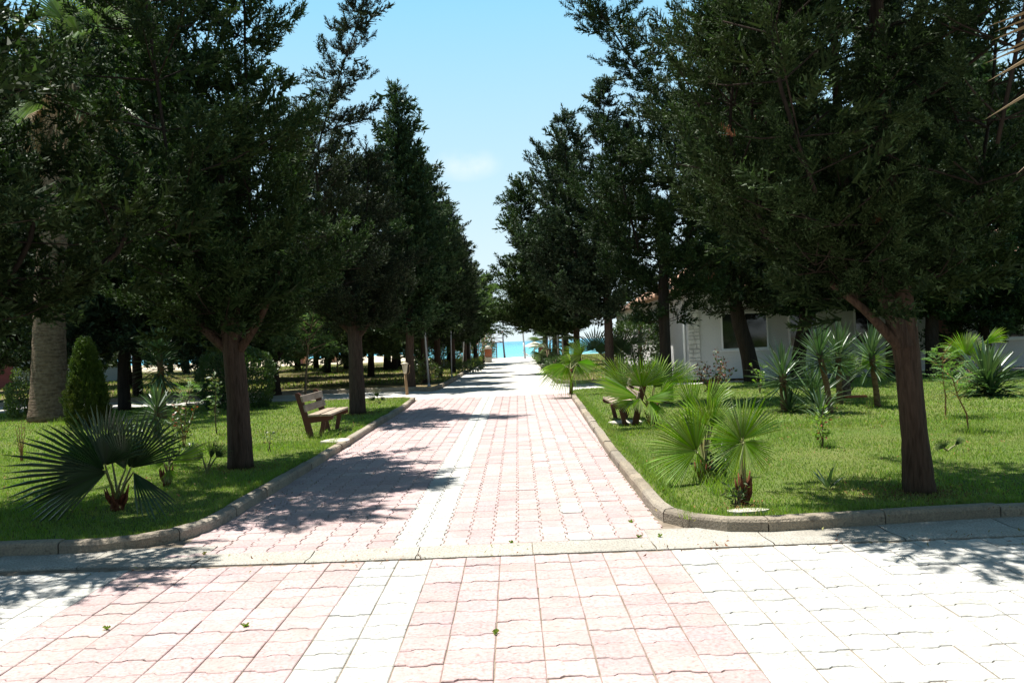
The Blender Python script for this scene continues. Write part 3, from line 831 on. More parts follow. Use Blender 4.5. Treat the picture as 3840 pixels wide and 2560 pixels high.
# ---- R1: the big near tree on the right
R1 = conifer('cypress_tree', 'big cypress in the right foreground with a thick bare forked trunk and red-brown bark', (3.76, 7.68, LZ - .02),
    [(0, 0, 0), (-.02, 0, .5), (-.06, 0, 1.1), (-.09, 0, 1.55), (-.13, .02, 2.4), (-.20, .03, 4.0), (-.2, .05, 6)], [.150, .118, .110, .122, .095, .075, .04],
    [[(-.15, .05, 1.9, 1.0), (-.2, .05, 3.2, 1.7), (-.2, .05, 5, 1.9), (-.15, .1, 7, 1.5), (0, .1, 9, .6), (0, .1, 9.8, .1)],
     [(-.5, 0, 1.85, .9), (-.62, 0, 3, 1.45), (-.62, 0, 4.6, 1.4), (-.65, 0, 6.2, .9), (-.7, 0, 7.2, .1)],
     [(-.5, 0, 1.85, .7), (-1.2, -.05, 2.3, 1.0), (-1.45, -.1, 3.3, .9), (-1.4, -.1, 4.4, .6), (-1.4, -.1, 5.2, .15)],
     [(.1, .1, 1.9, .8), (.7, .1, 2.7, 1.3), (.9, .1, 3.8, 1.1), (1.0, .1, 5, .7), (1, .1, 6.5, .1)],
     [(-.2, .3, 1.9, .9), (-.4, .9, 3.2, 1.3), (-.5, 1.1, 5, 1.3), (-.6, 1.2, 7, .3)],
     [(.1, -.3, 2.0, .8), (.2, -1.1, 3.0, 1.1), (.3, -1.5, 4.4, 1.1), (.4, -1.6, 6, .8), (.4, -1.6, 7.4, .1)],
     [(-.5, -.1, 1.9, .6), (-1.4, -.3, 2.4, .9), (-1.75, -.45, 3.2, .8), (-1.7, -.5, 4.0, .4), (-1.7, -.5, 4.4, .1)],
     [(-.4, -.3, 1.9, .6), (-1.2, -.9, 2.7, 1.0), (-1.6, -1.2, 3.8, .95), (-1.5, -1.2, 5.2, .6), (-1.4, -1.2, 6.4, .1)]],
    31, SP_FINE, limbs=[([(-.07, -.02, 1.30), (-.28, -.06, 1.52), (-.5, -.08, 1.75), (-.8, -.1, 2.0)], [.062, .048, .038, .028]),
                        ([(-.10, -.05, 1.38), (-.26, -.08, 1.80), (-.45, -.08, 2.2), (-.60, -.06, 2.8), (-.64, -.05, 3.8), (-.64, -.05, 4.8)], [.08, .072, .06, .05, .04, .03]),
                        ([(-.62, -.05, 3.1), (-.95, -.1, 3.2), (-1.3, -.1, 3.15)], [.03, .022, .012])],
    group=ROWR, step=.46, nper=4, el=(-12, 36), size=.28, spc=.15, dead=7, mult=3, start=.3)

# ---- R2 with its long leaning leader
R2 = conifer('cypress_tree', 'tall cypress by the white house corner, black trunk and leader leaning left over the walk', (3.55, 19.0, LZ - .02),
    [(0, 0, 0), (0, 0, 1.2), (0, 0, 2.4), (.1, 0, 4.2)], [.15, .13, .125, .09],
    [[(0, 0, 1.9, 1.0), (.1, 0, 3.4, 1.6), (.3, 0, 5, 1.4), (.4, 0, 6.2, .85), (-.05, 0, 7.2, .7), (-.7, 0, 8.3, .7), (-1.3, 0, 9.4, .65), (-1.6, 0, 10.5, .4), (-1.7, 0, 11.4, .1)],
     [(.1, 0, 2.4, 1.0), (-.5, .1, 3.6, 1.25), (-.8, .1, 5, .9), (-.9, .1, 6.3, .3)],
     [(.2, 0, 1.9, 1.0), (.6, 0, 3.6, 1.5), (1.2, .1, 5.4, 1.1), (1.6, .1, 7, .8), (1.5, .1, 8.4, .3), (1.5, .1, 9, .1)]],
    32, SP_MID, group=ROWR, step=.46, nper=4, el=(-10, 34), size=.36, bark='bark_dark', dead=3, mult=3, start=.3)

# ---- R3: two pointed tops, long boughs over the walk
R3 = conifer('cypress_tree', 'cypress in the right row with two pointed tops and long boughs over the walk', (3.55, 30.0, LZ - .02),
    [(0, 0, 0), (0, 0, 1.5), (0, 0, 3), (0, 0, 5)], [.19, .16, .14, .1],
    [[(0, 0, 2.2, 1.3), (-.1, 0, 4, 2.0), (-.1, 0, 6, 1.6), (0, 0, 8, 1.0), (.15, 0, 9.6, .5), (.2, 0, 10.8, .1)],
     [(-.2, 0, 2.2, 1.4), (-.9, 0, 3.6, 2.2), (-1.2, 0, 5.5, 1.9), (-1.3, 0, 7.2, 1.2), (-1.3, 0, 8.6, .55), (-1.3, 0, 9.8, .1)],
     [(-.2, 0, 2.4, .8), (-1.5, -.2, 3.2, 1.2), (-2.2, -.2, 4.0, 1.2), (-2.8, -.2, 4.9, .6), (-3.0, -.2, 5.3, .1)],
     [(.2, 0, 3, 1.4), (.9, .2, 5, 1.6), (1.1, .2, 7.5, 1.0), (1.1, .2, 9.3, .1)]],
    33, SP_FAR, group=ROWR, step=.44, nper=4, el=(-5, 30), bias=(-.22, 0, 0), size=.44, spc=.19, mult=3, start=.3)

# ---- L0: only its crown reaches into the frame at the left edge
L0 = conifer('cypress_tree', 'near dark cypress crown reaching in at the left edge of the photo', (-6.6, 8.2, LZ - .02),
    [(0, 0, 0), (0, 0, 1.2), (0, 0, 2.2), (0, 0, 4)], [.2, .17, .15, .1],
    [[(0, 0, 1.9, 1.6), (0, 0, 3.3, 2.3), (-.1, 0, 5.0, 1.9), (-.3, 0, 7, 1.5), (-.3, 0, 9.5, .15)],
     [(.2, 0, 1.9, 1.2), (.9, .1, 2.9, 1.6), (1.3, .1, 3.9, 1.3), (1.5, .1, 4.6, .5), (1.5, .1, 4.9, .1)],
     [(.1, -.3, 2.0, 1.2), (.3, -1.4, 3.0, 1.5), (.4, -2.0, 4, 1.3), (.4, -2.2, 5, .6), (.4, -2.2, 5.4, .1)],
     [(.4, 0, 1.7, 1.0), (1.2, .2, 2.1, 1.5), (1.7, .2, 2.8, 1.4), (1.8, .2, 3.6, .6)],
     [(.5, .3, 1.8, .8), (1.6, .5, 2.2, 1.2), (2.4, .6, 2.7, 1.2), (2.6, .6, 3.4, .6)],
     [(.3, -.2, 2.0, .8), (1.4, -1.0, 2.9, 1.3), (1.9, -1.4, 3.6, 1.1), (2.0, -1.4, 4.4, .2)]],
    20, SP_MID, step=.46, nper=4, el=(-18, 34), size=.38, dead=5, mult=2, start=.3, group='cypress trees of the left lawn')

# ---- generic row trees (shared meshes)
def generic(seed, h, rad, tmpl, lean=(0, 0), leaf='leaf', base=2.0, size=.5, step=.34, spc=.2, nper=3, el=(-18, 42), droop=0.0):
    rg = random.Random(seed)
    lds = []
    for i in range(3):
        a = rg.uniform(0, 6.28); o = 0 if i == 0 else rg.uniform(.5, 1.0) * rad * .6
        hh = h * (1 if i == 0 else rg.uniform(.62, .9))
        ox, oy = o * math.cos(a), o * math.sin(a)
        lds.append([(0, 0, base, rad * .75), (ox * .6 + lean[0] * .3, oy * .6, base + (hh - base) * .25, rad * (1.0 if i == 0 else .75)),
                    (ox + lean[0] * .6, oy + lean[1] * .6, base + (hh - base) * .6, rad * .62), (ox + lean[0] * .9, oy + lean[1] * .9, base + (hh - base) * .88, rad * .25), (ox + lean[0], oy + lean[1], hh, .08)])
    return dict(trunk=[(0, 0, 0), (rg.uniform(-.05, .05), 0, 1.2), (rg.uniform(-.08, .08), 0, base + .3), (0, 0, base + 2)], trunk_r=[.19, .155, .145, .1],
                leaders=lds, seed=seed, tmpl=tmpl, leaf=leaf, step=step, spc=spc, nper=nper, el=el, size=size, droop=droop)
gA = conifer('cypress_tree', 'pointed cypress in the left row with the tallest thin spire beside the sky gap', (-3.74, 29.87, LZ - .02), group=ROWL, **generic(41, 10.8, 1.6, SP_FAR, (-.1, 0)))
gB = conifer('cypress_tree', 'fourth cypress of the left row, just past the bollard lamp', (-3.62, 34.12, LZ - .02), group=ROWL, **generic(42, 9.0, 1.6, SP_FAR, (.2, 0)))
gC = conifer('cypress_tree', 'cypress of the left row whose low bough bends right toward the lifeguard tower', (-2.85, 63.1, LZ - .02), group=ROWL, **generic(43, 6.6, 2.0, SP_FAR, (1.2, 0), base=2.3))
for (x_, y_, s_, q, a_, lb_) in ((-3.55, 38.97, .92, gB, 1.1, 'cypress of the left row just before the upright thin pole'), (-3.3, 45.2, .86, gA, 2.0, 'distant pointed cypress of the left row just past the upright thin pole'),
        (-3.05, 51.8, .83, gB, 3.9, 'distant cypress of the left row right of the pole that leans right'), (-3.15, 59.2, .82, gB, .4, 'distant cypress of the left row, last but one before the beach')):
    dup(q, (x_, y_, LZ - .02), a_, (s_ * 1.05, s_ * 1.05, s_), lb_, ROWL)
R4 = conifer('cypress_tree', 'distant right cypress whose long ragged boughs reach far left over the walk', (3.2, 40.5, LZ - .02),
    [(0, 0, 0), (0, 0, 1.5), (0, 0, 3), (0, 0, 5)], [.19, .16, .14, .1],
    [[(0, 0, 2.2, 1.8), (-.2, 0, 4, 2.4), (-.3, 0, 6, 2.0), (-.3, 0, 8, 1.3), (-.2, 0, 10, .5), (-.2, 0, 11, .1)],
     [(-.4, 0, 2.0, 1.1), (-1.4, 0, 2.5, 1.3), (-2.4, -.1, 3.4, 1.5), (-2.6, -.1, 4.6, 1.2), (-2.7, -.1, 5.6, .3)],
     [(-.4, .3, 4.6, 1.0), (-1.6, .3, 5.6, 1.3), (-2.4, .3, 7.0, 1.2), (-2.5, .3, 8.6, .6), (-2.6, .3, 9.3, .1)],
     [(-.6, -.3, 2.0, .6), (-2.0, -.4, 2.1, .8), (-3.2, -.4, 2.5, .5), (-3.8, -.4, 2.9, .15)]],
    34, SP_FAR, group=ROWR, step=.34, nper=3, el=(-8, 35), bias=(-.25, 0, 0), size=.55, spc=.21)
for (x_, y_, s_, q, a_, lb_) in ((3.12, 48.5, 1.0, gB, 2.2, 'distant cypress of the right row behind the long-boughed one'), (3.0, 56.5, 1.1, gC, 2.9, 'distant cypress of the right row among the light poles'), (2.6, 65, 1.0, gC, 3.3, 'last cypress of the right row by the brick gate pillar')):
    dup(q, (x_, y_, LZ - .02), a_, (s_ * 1.4, s_ * 1.3, s_), lb_, ROWR)
# ---- tall trees behind the lawns
gT = conifer('cypress_tree', 'tall dark cypress between the thick palm trunk and the trunked yucca, trunk straight', (-11.62, 24.44, LZ - .02), group='cypress trees of the left lawn', bark='bark_dark', **generic(51, 13.0, 3.1, SP_FAR, (.3, 0), base=1.9, size=.6, step=.34, spc=.24, el=(-30, 40)))
dup(gT, (-14.91, 32.5, LZ - .02), 2.0, 1.1, 'dark cypress with a leaning trunk right behind the straight one near the palm', 'cypress trees of the left lawn')
dup(gT, (-17.5, 26.5, LZ - .02), 4.0, (1.0, 1.0, 1.05), 'dark cypress behind the left edge bushes, leaning blackish trunk', 'cypress trees of the left lawn')
dup(gT, (-9.6, 27.0, LZ - .02), 1.0, (.6, .6, .72), 'cypress behind the round clipped bush and first left trunk', 'cypress trees of the left lawn')
dup(gT, (-21.5, 33, LZ - .02), 3.0, (1.1, 1.1, .95), 'dark cypress at the far left between the pale building and the palm', 'cypress trees of the left lawn')
gU = conifer('cypress_tree', 'dark cypress with a thick leaning trunk before the first house window', (7.55, 25.83, LZ - .02), group='cypress trees in front of the white house', bark='bark_dark',
    trunk=[(0, 0, 0), (-.12, 0, .9), (-.38, 0, 1.9), (-.5, 0, 3), (-.5, 0, 5)], trunk_r=[.29, .24, .23, .18, .1],
    leaders=[[(-.4, 0, 2.3, 2.0), (-.5, 0, 4, 2.8), (-.5, 0, 6.5, 2.3), (-.4, 0, 9, 1.4), (-.4, 0, 11.5, .6), (-.4, 0, 13, .1)],
             [(-.4, -.3, 2.4, 1.2), (-.5, -1.9, 3.8, 1.9), (-.5, -2.4, 6, 1.6), (-.5, -2.4, 8.5, .2)],
             [(-.3, 0, 2.3, 1.4), (.8, -.2, 3.8, 2.0), (1.1, -.2, 7, 1.7), (1.2, -.2, 10, .8), (1.2, 0, 11.6, .1)]],
    seed=52, tmpl=SP_FAR, step=.34, nper=3, el=(-28, 38), size=.5, spc=.2)
dup(gU, (9.35, 27.0, LZ - .02), 2.4, (.9, .9, .95), 'slim dark cypress in front of the wall between two house windows', 'cypress trees in front of the white house')
dup(gU, (11.96, 25.73, LZ - .02), 1.2, (.95, .95, 1.0), 'slim dark cypress before the house, just left of the big near trunk', 'cypress trees in front of the white house')
dup(gU, (12.6, 24.6, LZ - .02), 4.2, (.8, .8, .8), 'added cypress hidden behind the big near trunk to shade the right lawn', 'cypress trees in front of the white house')  # added out of sight so its crown shades the lawn before the house
dup(gT, (14.8, 25.6, LZ - .02), 3.0, (.85, .85, .8), 'dark cypress before the house, right of the big near trunk, behind the wide yucca', 'cypress trees in front of the white house')
dup(gT, (18.6, 24.0, LZ - .02), 5.0, (.6, .6, .6), 'dark cypress crown at the right edge behind the citrus bush', 'cypress trees in front of the white house')

# ---- unseen cypresses added behind the viewer to block sky light from the crowns
for i, (x_, y_, q, s_) in enumerate(((-12, -6.5, gT, .85), (-6.5, -6, gT, .9), (-1.5, -8.5, gU, .9), (4.5, -6.5, gT, .9), (10.5, -6, gU, .9), (16, -7, gT, .85), (-17.5, -4, gU, .85))):
    dup(q, (x_, y_, -.02), i * 1.3, s_, 'added unseen cypress behind the viewer, blocking sky light', 'added cypress trees blocking sky light')
# ---- grove: thinner light crowns, dark trunks
def grove_tree(seed, label, loc, h, rad, lean, fork=False, base=2.0):
    rg = random.Random(seed)
    lx = lean
    trunk = [(0, 0, 0), (lx * .35, 0, 1.0), (lx * .7, 0, base), (lx, 0, base + 1.5)]
    limbs = []
    if fork:
        limbs = [([(lx * .4, 0, 1.1), (lx * .4 + .35, 0, 1.6), (lx * .4 + .8, 0, 2.3)], [.12, .10, .06])]
    lds = []
    for i in range(4):
        a = i * 1.57 + rg.uniform(-.4, .4)
        ox, oy = math.cos(a) * rad * .6, math.sin(a) * rad * .6
        lds.append([(lx * .7, 0, base - .1, rad * .4), (lx + ox * .6, oy * .6, base + .7, rad * .6), (lx + ox, oy, base + (h - base) * .6, rad * .55), (lx + ox * 1.1, oy * 1.1, h * rg.uniform(.8, 1), .15)])
    return conifer('grove_tree', label, loc, trunk, [.2, .165, .15, .09], lds, seed, SP_FAR, limbs=limbs, leaf='leaf_lite', bark='bark_dark', group=GROVE, step=.5, nper=3, el=(-40, 40), size=.6, spc=.28, droop=.3)
q1 = grove_tree(61, 'grove tree with a forked black trunk between clipped bush and bench', (-8.49, 29.3, LZ - .02), 6.0, 3.4, -.25, True)
q2 = grove_tree(62, 'grove tree with a stout black trunk right behind the second left cypress', (-7.69, 44.3, LZ - .02), 7.0, 3.4, .1)
for (px, py, s_, q, a_, lb_) in ((1116, 1389, 1.0, q2, 1, 'far grove tree with a dark slim trunk just left of the wider beach cabin'), (1187, 1380, .95, q2, 2.5, 'far grove tree between the two brown beach cabins'),
        (1226, 1397, 1, q1, 4, 'far forked grove tree before the narrow beach cabin'), (1300, 1384, 1.0, q2, 5, 'far grove tree just left of the second left cypress trunk'), (1453, 1386, 1.1, q2, .6, 'far grove tree halfway between second cypress trunk and bollard lamp'),
        (1478, 1386, 1, q1, 3.6, 'far forked grove tree left of the bollard lamp'), (1493, 1375, 1.05, q2, 3, 'farther slim grove tree close to the bollard lamp'), (1569, 1362, 1.1, q2, 4.4, 'far grove tree right of the bollard lamp'),
        (700, 1400, 1.1, q1, 2.0, 'far forked grove tree seen past the feathery acacia shoot'), (860, 1404, 1.0, q2, 1.7, 'far grove tree behind the first left cypress trunk'), (640, 1398, .95, q2, .2, 'far grove tree right of the tall left yucca'),
        (330, 1430, 1.1, q2, 2.9, 'far grove tree behind the clipped thuja cone'), (245, 1425, 1.05, q1, 5.5, 'far forked grove tree between palm trunk and thuja'), (1690, 1368, 1.0, q2, 2.2, 'far grove tree among the oleander shrubs'), (885, 1432, 1.1, q1, 2.6, 'added grove tree behind the first left trunk and clipped bush, shading the floor'), (1338, 1437, 1.0, q2, 1.4, 'added grove tree hidden right behind the second left cypress trunk, shading the floor'),
        (482, 1448, 1.0, q2, 3.7, 'added grove tree behind the straight dark trunk near the tall yucca, shading the floor'), (1010, 1424, 1.05, q2, .1, 'added grove tree just behind the forked black trunk, shading the floor')):  # last copies, hidden behind nearer trunks, added to shade the grove floor
    g = G(px, py, LZ)
    dup(q, (g.x, g.y, LZ - .02), a_, (s_ * 1.3, s_ * 1.3, s_), lb_, GROVE)
dup(q2, (-25.3, 43.3, LZ - .02), .9, 1.3, 'grove tree with a leaning black trunk beside the pale left building', GROVE)

# ------------------------------------------------------------------ palms
def fan_blade(b, base, axis, normal, rad, span=230, nseg=30, rg=None, split=.36, droop=.18, cone=.10, mi=0, fold=.016):
    """fan-shaped leaf made of folded segments"""
    axis = Vector(axis).normalized(); normal = Vector(normal)
    normal = (normal - axis * normal.dot(axis)).normalized()
    side = axis.cross(normal)
    base = Vector(base)
    nseg = max(4, int(min(nseg, span / 5.0)))
    da = R(span) / nseg
    def pt(a, r, lift):
        d = axis * math.cos(a) + side * math.sin(a)
        return base + d * r + normal * (lift + cone * r * (1 - abs(a) / R(span) * .6)) - Vector((0, 0, 1)) * droop * r * r / rad * .5
    for i in range(nseg):
        a = -R(span) / 2 + da * (i + .5)
        ll = rad * (1 - .22 * (abs(a) / R(span / 2)) ** 2) * rg.uniform(.86, 1.06)
        r0, r1 = ll * .03, ll * split
        f = fold * rad / .6
        tw = rg.uniform(-.25, .25) * da
        v = [pt(a - da * .5, r0, 0), pt(a + da * .5, r0, 0), pt(a, r0, f * .3),
             pt(a - da * .5, r1, 0), pt(a + da * .5, r1, 0), pt(a, r1, f),
             pt(a - da * .29 + tw * .5, r1 * .45 + ll * .55, 0), pt(a + da * .29 + tw * .5, r1 * .45 + ll * .55, 0), pt(a + tw * .5, r1 * .45 + ll * .55, f * .8),
             pt(a + tw, ll, 0) - Vector((0, 0, 1)) * droop * rad * rg.uniform(.05, .30)]
        b.add(v, [(0, 2, 5, 3), (2, 1, 4, 5), (3, 5, 8, 6), (5, 4, 7, 8), (6, 8, 9), (8, 7, 9)], mi)
def frond(parent, p0, p1, axis, normal, rad, rg, leafmat='palm', **kw):
    b = MB()
    p0, p1 = Vector(p0), Vector(p1)
    mid = (p0 + p1) / 2 + Vector((0, 0, .06 * (p1 - p0).length))
    b.tube([p0, mid, p1, p1 + Vector(axis).normalized() * rad * .22], [.016, .012, .009, .004], 5, 1, False)
    fan_blade(b, p1, axis, normal, rad, rg=rg, **kw)
    return b.build('frond', [M[leafmat], M['petiole']], parent)
def auto_fronds(root, top, n, plen, rad, rg, el=(10, 75), az=None, leafmat='palm', **kw):
    top = Vector(top)
    for i in range(n):
        a = (i * 2.4 + rg.uniform(-.3, .3)) if az is None else az[i]
        e_ = R(el[1] + (el[0] - el[1]) * (i + .5) / n + rg.uniform(-8, 8))
        d = Vector((math.cos(a) * math.cos(e_), math.sin(a) * math.cos(e_), math.sin(e_)))
        L_ = plen * rg.uniform(.8, 1.15)
        tip = top + d * L_
        ax = (d + Vector((0, 0, -.35 if e_ < R(45) else .05))).normalized()
        nm = Vector((-math.cos(a) * math.sin(e_), -math.sin(a) * math.sin(e_), math.cos(e_)))
        nm = (nm + Vector((rg.uniform(-.5, .5), rg.uniform(-.5, .5), 0))).normalized()
        frond(root, top, tip, ax, nm, rad * rg.uniform(.85, 1.1), rg, leafmat, **kw)
def stump(root, h, r, rg, m='palm_base'):
    b = MB()
    b.lathe([(r * 1.1, 0), (r * 1.15, h * .3), (r * .95, h * .7), (r * .6, h)], 10)
    for i in range(9):
        a = i * 2.4
        z0 = h * (.25 + .7 * i / 9)
        b.tube([(math.cos(a) * r * .8, math.sin(a) * r * .8, z0), (math.cos(a) * r * 1.6, math.sin(a) * r * 1.6, z0 + .07), (math.cos(a) * r * 2.0, math.sin(a) * r * 2.0, z0 + .16)], [.022, .016, .004], 5)
    b.build('stump', M[m], root)

def palm_px(label, base_px, fr, rad_h=(.16, .05), group='small fan palms on the right lawn', leafmat='palm', by=None, nseg=34):
    """fr: (leaf centre px, py, dY, tip px, py, dY, face vector, span)"""
    g = G(*base_px, LZ)
    rg = random.Random(int(base_px[0]))
    root = thing('fan_palm', label, 'palm', g - Vector((0, 0, .02)), 0, group)
    stump(root, rad_h[0], rad_h[1], rg)
    for (cx, cy, dY, tx, ty, tdY, face, span) in fr:
        tx, ty = cx + (tx - cx) * 1.12, cy + (ty - cy) * 1.12
        c = P(cx, cy, g.y + dY) - root.location; tp = P(tx, ty, g.y + tdY) - root.location
        ax = tp - c
        frond(root, (rg.uniform(-.02, .02), rg.uniform(-.02, .02), rad_h[0] * .8), c, ax, face, ax.length, rg, leafmat, span=span, nseg=nseg, droop=.10)
    return root, rg, g
# P1 nearest on the right
palm_px('small fan palm nearest the street on the right lawn, red fibrous base and shaded fan', (2790, 1885),
        [(2785, 1648, 0, 2845, 1478, .04, (-.25, -1, .25), 110), (2780, 1655, -.02, 2650, 1600, .0, (-.3, -.9, .4), 130), (2785, 1660, -.04, 2690, 1770, -.06, (-.1, -.95, .35), 70), (2790, 1655, -.03, 2875, 1750, -.08, (.3, -.9, .3), 130)], (.17, .04))
# P2 beside it, to the left
palm_px('bright fan palm beside the nearest one, its round leaf spread toward the walk', (2640, 1800),
        [(2610, 1690, -.05, 2415, 1660, -.1, (-.05, -1, .45), 135), (2612, 1690, .0, 2585, 1510, .08, (-.75, -.6, .25), 90), (2600, 1545, .25, 2575, 1405, .3, (-.6, -.7, .3), 60), (2650, 1540, .3, 2720, 1415, .35, (.3, -.9, .3), 60),
         (2660, 1600, .1, 2565, 1480, .1, (-.2, -.9, .4), 50), (2650, 1570, .2, 2735, 1560, .25, (.3, -.7, .5), 80), (2615, 1695, -.06, 2640, 1785, -.1, (.3, -.9, .3), 60),
         (2630, 1640, .15, 2520, 1530, .2, (-.3, -.8, .5), 90), (2670, 1600, .2, 2700, 1480, .25, (.1, -.95, .2), 90), (2660, 1660, .12, 2760, 1640, .15, (.3, -.6, .7), 90)], (.12, .05))
# P3 bushy palm over the right bench
palm_px('big bright fan palm leaning over the bench on the right', (2445, 1590),
        [(2406, 1450, -.2, 2400, 1332, -.1, (-.1, -1, .3), 165), (2450, 1452, -.15, 2530, 1352, -.05, (.1, -1, .35), 95), (2390, 1490, -.35, 2215, 1440, -.5, (-.2, -.5, .9), 80), (2330, 1425, .3, 2265, 1345, .4, (-.2, -.95, .3), 120),
         (2520, 1435, .1, 2595, 1362, .2, (.5, -.8, .4), 80), (2420, 1500, -.4, 2530, 1485, -.6, (.2, -.5, .9), 70), (2400, 1495, -.4, 2375, 1545, -.7, (0, -.6, .8), 90), (2455, 1450, .2, 2462, 1328, .3, (.1, -.95, .3), 60),
         (2350, 1470, -.1, 2255, 1400, -.1, (-.3, -.7, .6), 110), (2470, 1490, -.35, 2560, 1450, -.4, (.3, -.7, .6), 100), (2440, 1500, -.4, 2470, 1590, -.7, (.2, -.7, .6), 80), (2370, 1500, -.4, 2320, 1540, -.7, (-.2, -.7, .6), 80)], (.28, .07))
# P4 with thin trunk
g = G(2142, 1478, LZ); rgp = random.Random(5)
r4 = thing('fan_palm', 'slender fan palm with drooping leaves and thin trunk at the corner of the crossing path', 'palm', g, 0, 'small fan palms on the right lawn')
b = MB(); b.tube([(0, 0, 0), (0.02, 0, .4), (0, 0, .72)], [.055, .05, .06], 8); b.build('trunk', M['palm_base'], r4)
for cx, cy, tx, ty, dY, f_, sp in ((2120, 1370, 2025, 1425, 0, (-.5, -.6, .7), 110), (2110, 1365, 2010, 1395, .3, (-.3, -.3, .9), 100), (2130, 1375, 2100, 1470, -.2, (-.2, -.8, .6), 100), (2160, 1370, 2190, 1450, -.2, (.3, -.8, .6), 100),
                              (2165, 1360, 2260, 1380, .1, (.4, -.6, .7), 110), (2140, 1360, 2090, 1330, .3, (-.2, -.7, .7), 130)):
    c = P(cx, cy, g.y + dY) - r4.location; tp = P(tx, ty, g.y + dY - .1) - r4.location
    frond(r4, (0, 0, .68), c, tp - c, f_, (tp - c).length * 1.05, rgp, 'palm', span=sp, nseg=26, droop=.45, split=.2)
# P5 dark big one behind
g = G(2300, 1420, LZ); r5 = thing('fan_palm', 'dark shaded fan palm behind the slender one, beside the third right trunk', 'palm', g, 0, 'small fan palms on the right lawn')
stump(r5, .45, .12, rgp)
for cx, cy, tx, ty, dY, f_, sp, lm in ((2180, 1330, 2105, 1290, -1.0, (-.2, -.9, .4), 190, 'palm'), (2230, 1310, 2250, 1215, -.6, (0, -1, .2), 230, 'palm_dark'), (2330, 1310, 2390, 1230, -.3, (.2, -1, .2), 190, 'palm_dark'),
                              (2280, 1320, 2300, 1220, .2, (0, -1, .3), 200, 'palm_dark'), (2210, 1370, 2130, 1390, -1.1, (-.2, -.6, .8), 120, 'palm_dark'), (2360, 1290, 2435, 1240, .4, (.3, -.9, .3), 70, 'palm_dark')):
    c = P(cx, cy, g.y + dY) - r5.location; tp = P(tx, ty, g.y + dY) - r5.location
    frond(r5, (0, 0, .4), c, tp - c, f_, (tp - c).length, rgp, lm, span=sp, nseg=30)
# P6/P6b far palms along the right edge
for px, py, h_, lab in ((2090, 1372, 1.5, 'tall-stemmed distant fan palm by the light poles on the right'), (2060, 1375, 1.0, 'low distant fan palm by the brick gate pillar on the right')):
    g = G(px, py, LZ); rr_ = thing('fan_palm', lab, 'palm', g, 0, 'distant fan palms on the right')
    b = MB(); b.tube([(0, 0, 0), (0, 0, h_ * .5), (0, 0, h_)], [.16, .14, .15], 8); b.build('trunk', M['palm_bark'], rr_)
    auto_fronds(rr_, (0, 0, h_), 16, .8, .8, rgp, (-30, 75), nseg=24, span=150, droop=.5, leafmat='palm_old', split=.25)
# palms on the right lawn behind the yuccas
g = G(3175, 1490, LZ); r7 = thing('fan_palm', 'bright backlit fan palm among the trunked yuccas', 'palm', g, 0, 'fan palms near the house')
stump(r7, .5, .09, rgp, 'palm_bark')
for cx, cy, tx, ty, dY, f_, sp in ((3140, 1400, 3145, 1315, 0, (-.3, -.9, .3), 190), (3230, 1370, 3340, 1335, .2, (.3, -.8, .5), 120), (3170, 1390, 3210, 1310, .3, (.2, -.9, .3), 130), (3240, 1390, 3235, 1440, -.1, (.2, -.9, .4), 60), (3110, 1360, 3080, 1310, .3, (-.2, -.9, .3), 120)):
    c = P(cx, cy, g.y + dY) - r7.location; tp = P(tx, ty, g.y + dY) - r7.location
    frond(r7, (0, 0, .45), c, tp - c, f_, (tp - c).length, rgp, 'palm', span=sp, nseg=28)
g = G(3650, 1452, LZ); r8 = thing('fan_palm', 'fan palm with raised leaves behind the wide rosette yucca', 'palm', g, 0, 'fan palms near the house')
stump(r8, .5, .09, rgp, 'palm_bark')
for cx, cy, tx, ty, dY, f_, sp in ((3620, 1330, 3560, 1235, 0, (-.2, -.95, .2), 120), (3625, 1330, 3680, 1245, .1, (.2, -.95, .3), 150), (3690, 1290, 3775, 1220, -.1, (.75, -.5, .35), 60), (3600, 1335, 3540, 1300, -.3, (-.2, -.8, .6), 100), (3640, 1345, 3700, 1350, -.3, (.2, -.6, .7), 120)):
    c = P(cx, cy, g.y + dY) - r8.location; tp = P(tx, ty, g.y + dY) - r8.location
    frond(r8, (0, 0, .45), c, tp - c, f_, (tp - c).length, rgp, 'palm', span=sp, nseg=28)
# seedlings
g = G(3555, 1690, LZ); rr_ = thing('palm_seedling', 'small dark palm seedling with two fans right of the big near trunk', 'palm', g, 0, 'palm seedlings')
for cx, cy, tx, ty, f_, sp in ((3540, 1680, 3515, 1640, (-.3, -.9, .2), 150), (3580, 1670, 3615, 1630, (.5, -.7, .4), 60)):
    c = P(cx, cy, g.y) - rr_.location; tp = P(tx, ty, g.y) - rr_.location
    frond(rr_, (0, 0, 0), c, tp - c, f_, (tp - c).length, rgp, 'palm_dark', span=sp, nseg=16)
g = G(1425, 1512, LZ); rr_ = thing('palm_seedling', 'small dark palm seedling beside the second left trunk', 'palm', g, 0, 'palm seedlings')
for cx, cy, tx, ty, f_, sp in ((1415, 1490, 1405, 1440, (.5, -.8, .2), 70), (1405, 1500, 1380, 1475, (-.3, -.6, .7), 110), (1430, 1500, 1445, 1480, (.3, -.6, .6), 110)):
    c = P(cx, cy, g.y) - rr_.location; tp = P(tx, ty, g.y) - rr_.location
    frond(rr_, (0, 0, 0), c, tp - c, f_, (tp - c).length, rgp, 'palm_dark', span=sp, nseg=16)
g = G(775, 1775, LZ); rr_ = thing('palm_seedling', 'young palm with narrow upright fans right before the first left trunk', 'palm', g, 0, 'palm seedlings')
